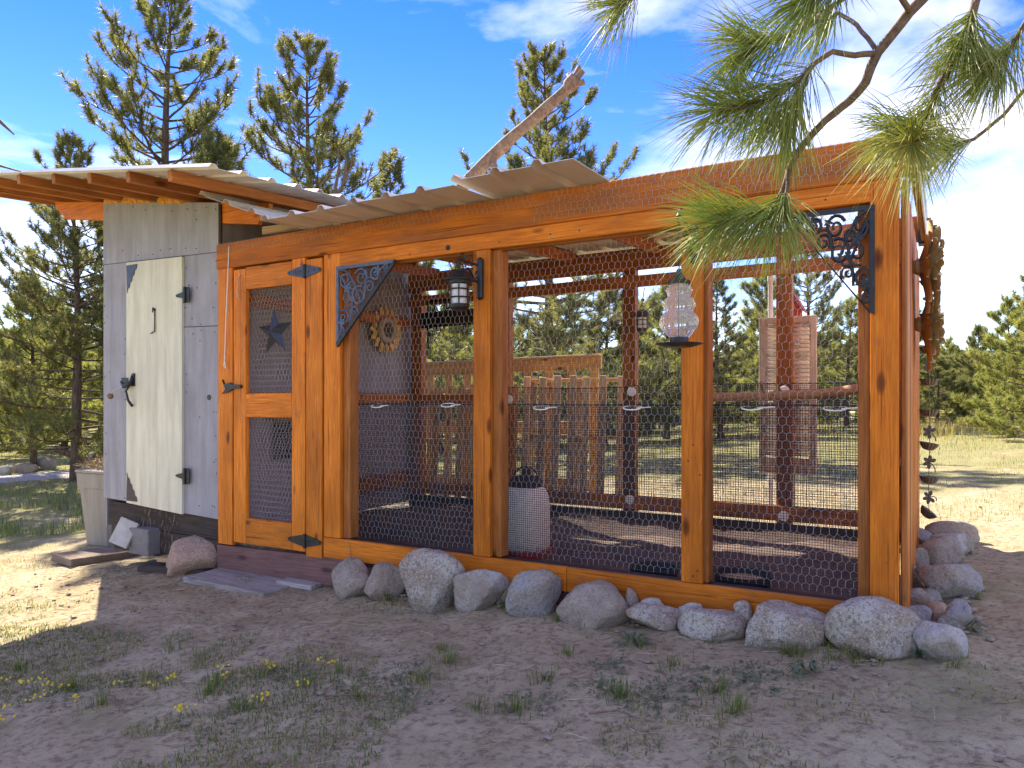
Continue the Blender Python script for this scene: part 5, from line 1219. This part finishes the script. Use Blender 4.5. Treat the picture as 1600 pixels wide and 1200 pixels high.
for _ in range(110000):                                         # meadow beyond the run
    t = random.random() ** .6; px = random.uniform(-120, 1720); Z = 6 + 34 * (1 - t); p = atZ(px, 628, Z); x, y = p.x, p.y
    if inside_bldg(x, y) or y < -.2 and x > -6.5: continue
    if gdens(x, y) > -.22 + .35 * random.random():
        k = Z / 12; (dry if random.random() < .42 else gr).append((x, y, random.uniform(.03, .09) * max(.7, k), random.random() * 6.28, random.uniform(.1, .8), .005 * max(.8, k)))
for _ in range(5200):                                          # taller dry grass at the edge of the slope
    px = random.uniform(1420, 1720); Z = random.uniform(17, 30); p = atZ(px, 628, Z); dry.append((p.x, p.y, random.uniform(.15, .5), random.random() * 6.28, random.uniform(.1, .6), .014))
for _ in range(3000):
    px = random.uniform(-60, 170); Z = random.uniform(8.5, 13); p = atZ(px, 628, Z)
    if gdens(p.x, p.y) > -.05: gr.append((p.x, p.y, random.uniform(.06, .2), random.random() * 6.28, random.uniform(.1, .7), .008))
blades('grass', gr, GRASSM, 'short green grass tufts scattered over the dirt', 'grass'); blades('dry_grass', dry, DRYM, 'dry straw coloured grass among the green', 'grass')
def weeds():
    V = []; Fc = []
    def leaf(b, d, Ln, wd, lift):
        n = len(V); s = Vector((-d.y, d.x, 0)) * wd; u = Vector((0, 0, 1)); m_ = b + d * Ln * .5 + u * lift; e = b + d * Ln + u * lift * .4
        V.extend([b, m_ - s, m_ + u * -.003, m_ + s, e]); Fc.extend([(n, n + 1, n + 2), (n, n + 2, n + 3), (n + 1, n + 4, n + 2), (n + 2, n + 4, n + 3)])
    spots = [(985, 1005, .16, 26), (1505, 985, .14, 22), (1430, 1025, .12, 20), (1250, 1058, .08, 16), (945, 1040, .12, 60), (930, 1075, .1, 40), (1110, 1060, .14, 60), (1040, 1075, .13, 60), (1190, 1070, .1, 50), (1260, 1050, .07, 20), (450, 1055, .12, 40), (620, 1055, .15, 50), (640, 1095, .13, 50), (830, 1105, .12, 50), (1020, 1100, .14, 60), (160, 1070, .15, 40), (560, 1070, .1, 30), (1180, 1050, .12, 50), (1300, 1000, .08, 20), (80, 1090, .15, 40)]
    for px, py, r, n in spots:
        c = onG(px, py)
        for _ in range(n):
            a = random.random() * 6.28; q = r * random.random() ** .7 * (0.1 if n < 30 else 1); b = Vector((c.x + q * cos(a), c.y + q * sin(a), 0)); b.z = G(b.x, b.y) + .003; d = Vector((cos(a + random.uniform(-1, 1)), sin(a + random.uniform(-1, 1)), 0)).normalized()
            if n < 30: leaf(b, d, r * random.uniform(.5, 1), .007, random.uniform(.015, .05))
            else: leaf(b, d, random.uniform(.018, .04), random.uniform(.004, .008), random.uniform(.004, .016))
    mk('weeds', V, Fc, LEAFM, label='low grey green rosette weeds growing on the dirt', cat='weeds', kind='stuff')
    g = Geo()
    for px, py in ((55, 1072), (60, 1095), (72, 1075), (88, 1082), (175, 1076), (120, 1100), (20, 1112), (10, 1068), (52, 1068), (241, 1075), (275, 1063), (282, 1112), (345, 1055), (420, 1042), (425, 1048), (467, 1075), (518, 1042), (410, 1095), (403, 1100), (345, 1065), (30, 1075), (8, 1130), (290, 1118), (495, 1040)):
        c = onG(px, py)
        for _ in range(5):
            x, y = c.x + random.gauss(0, .02), c.y + random.gauss(0, .02); g.ball((x, y, G(x, y) + random.uniform(.02, .035)), random.uniform(.004, .007), 6, 4)
    g.make('yellow_flowers', YELLOW, label='tiny yellow flowers in the green patch at the lower left', cat='flowers', kind='stuff')
weeds()
def litter():
    P0 = []; P1 = []
    for _ in range(2600):
        if random.random() < .25: x, y = random.uniform(-6.2, -4.3), random.uniform(-.55, .0)
        else: x, y = random.uniform(-6, 1.2), random.uniform(-2.2, -.1)
        a = random.random() * 6.28; Ls = random.uniform(.02, .11); z = G(x, y) + .004; P0.append((x, y, z)); P1.append((x + Ls * cos(a), y + Ls * sin(a), G(x + Ls * cos(a), y + Ls * sin(a)) + .005))
    for _ in range(60):
        x = random.uniform(-5.75, -5.25); z = random.uniform(.05, .36); P0.append((x, .003, z)); P1.append((x + random.uniform(-.03, .03), -.002, z - random.uniform(.02, .07)))
    for _ in range(900):
        x, y = random.uniform(-4.5, -.2), random.uniform(.15, 2.3); a = random.random() * 6.28; Ls = random.uniform(.02, .09); z = G(x, y) + .006; P0.append((x, y, z)); P1.append((x + Ls * cos(a), y + Ls * sin(a), z + .003))
    V, Fa = tubes_np(P0, P1, .0010); mk('straw_litter', V, Fa, STRAW, label='loose straw scattered on the dirt', cat='straw', kind='stuff')
litter()
for k, (pts_, lab) in enumerate((([(160, 1085), (178, 1093), (187, 1105), (186, 1120)], 'pale forked dead twig on the lower left grass'), ([(505, 1090), (545, 1092), (590, 1090)], 'thin straw coloured stalk near the bottom middle'), ([(920, 1118), (965, 1117), (1000, 1126)], 'thin pale stick lying low in the middle'), ([(1310, 1030), (1318, 1040), (1340, 1043)], 'curled dry root beside the largest boulder'))):
    g = Geo(); g.tube([onG(*q) + Vector((0, 0, .008 + .01 * (i % 2))) for i, q in enumerate(pts_)], [.004] * (len(pts_) - 1) + [.002], 5); g.make('dead_twig', DRIFT, label=lab, cat='twig', group='dead twigs on the ground')
a = onG(552, 935); g = Geo(); g.tube([a, a + Vector((-.05, .06, .15)), a + Vector((-.12, .10, .30)), a + Vector((-.17, .12, .42))], [.003, .0025, .002, .001], 5); g.tube([a, a + Vector((.01, .03, .12)), a + Vector((.015, .05, .2))], [.002, .002, .001], 5); g.make('dry_stalk', DRIFT, label='tall thin dry stalk in front of the sill by the tan stones', cat='plant')
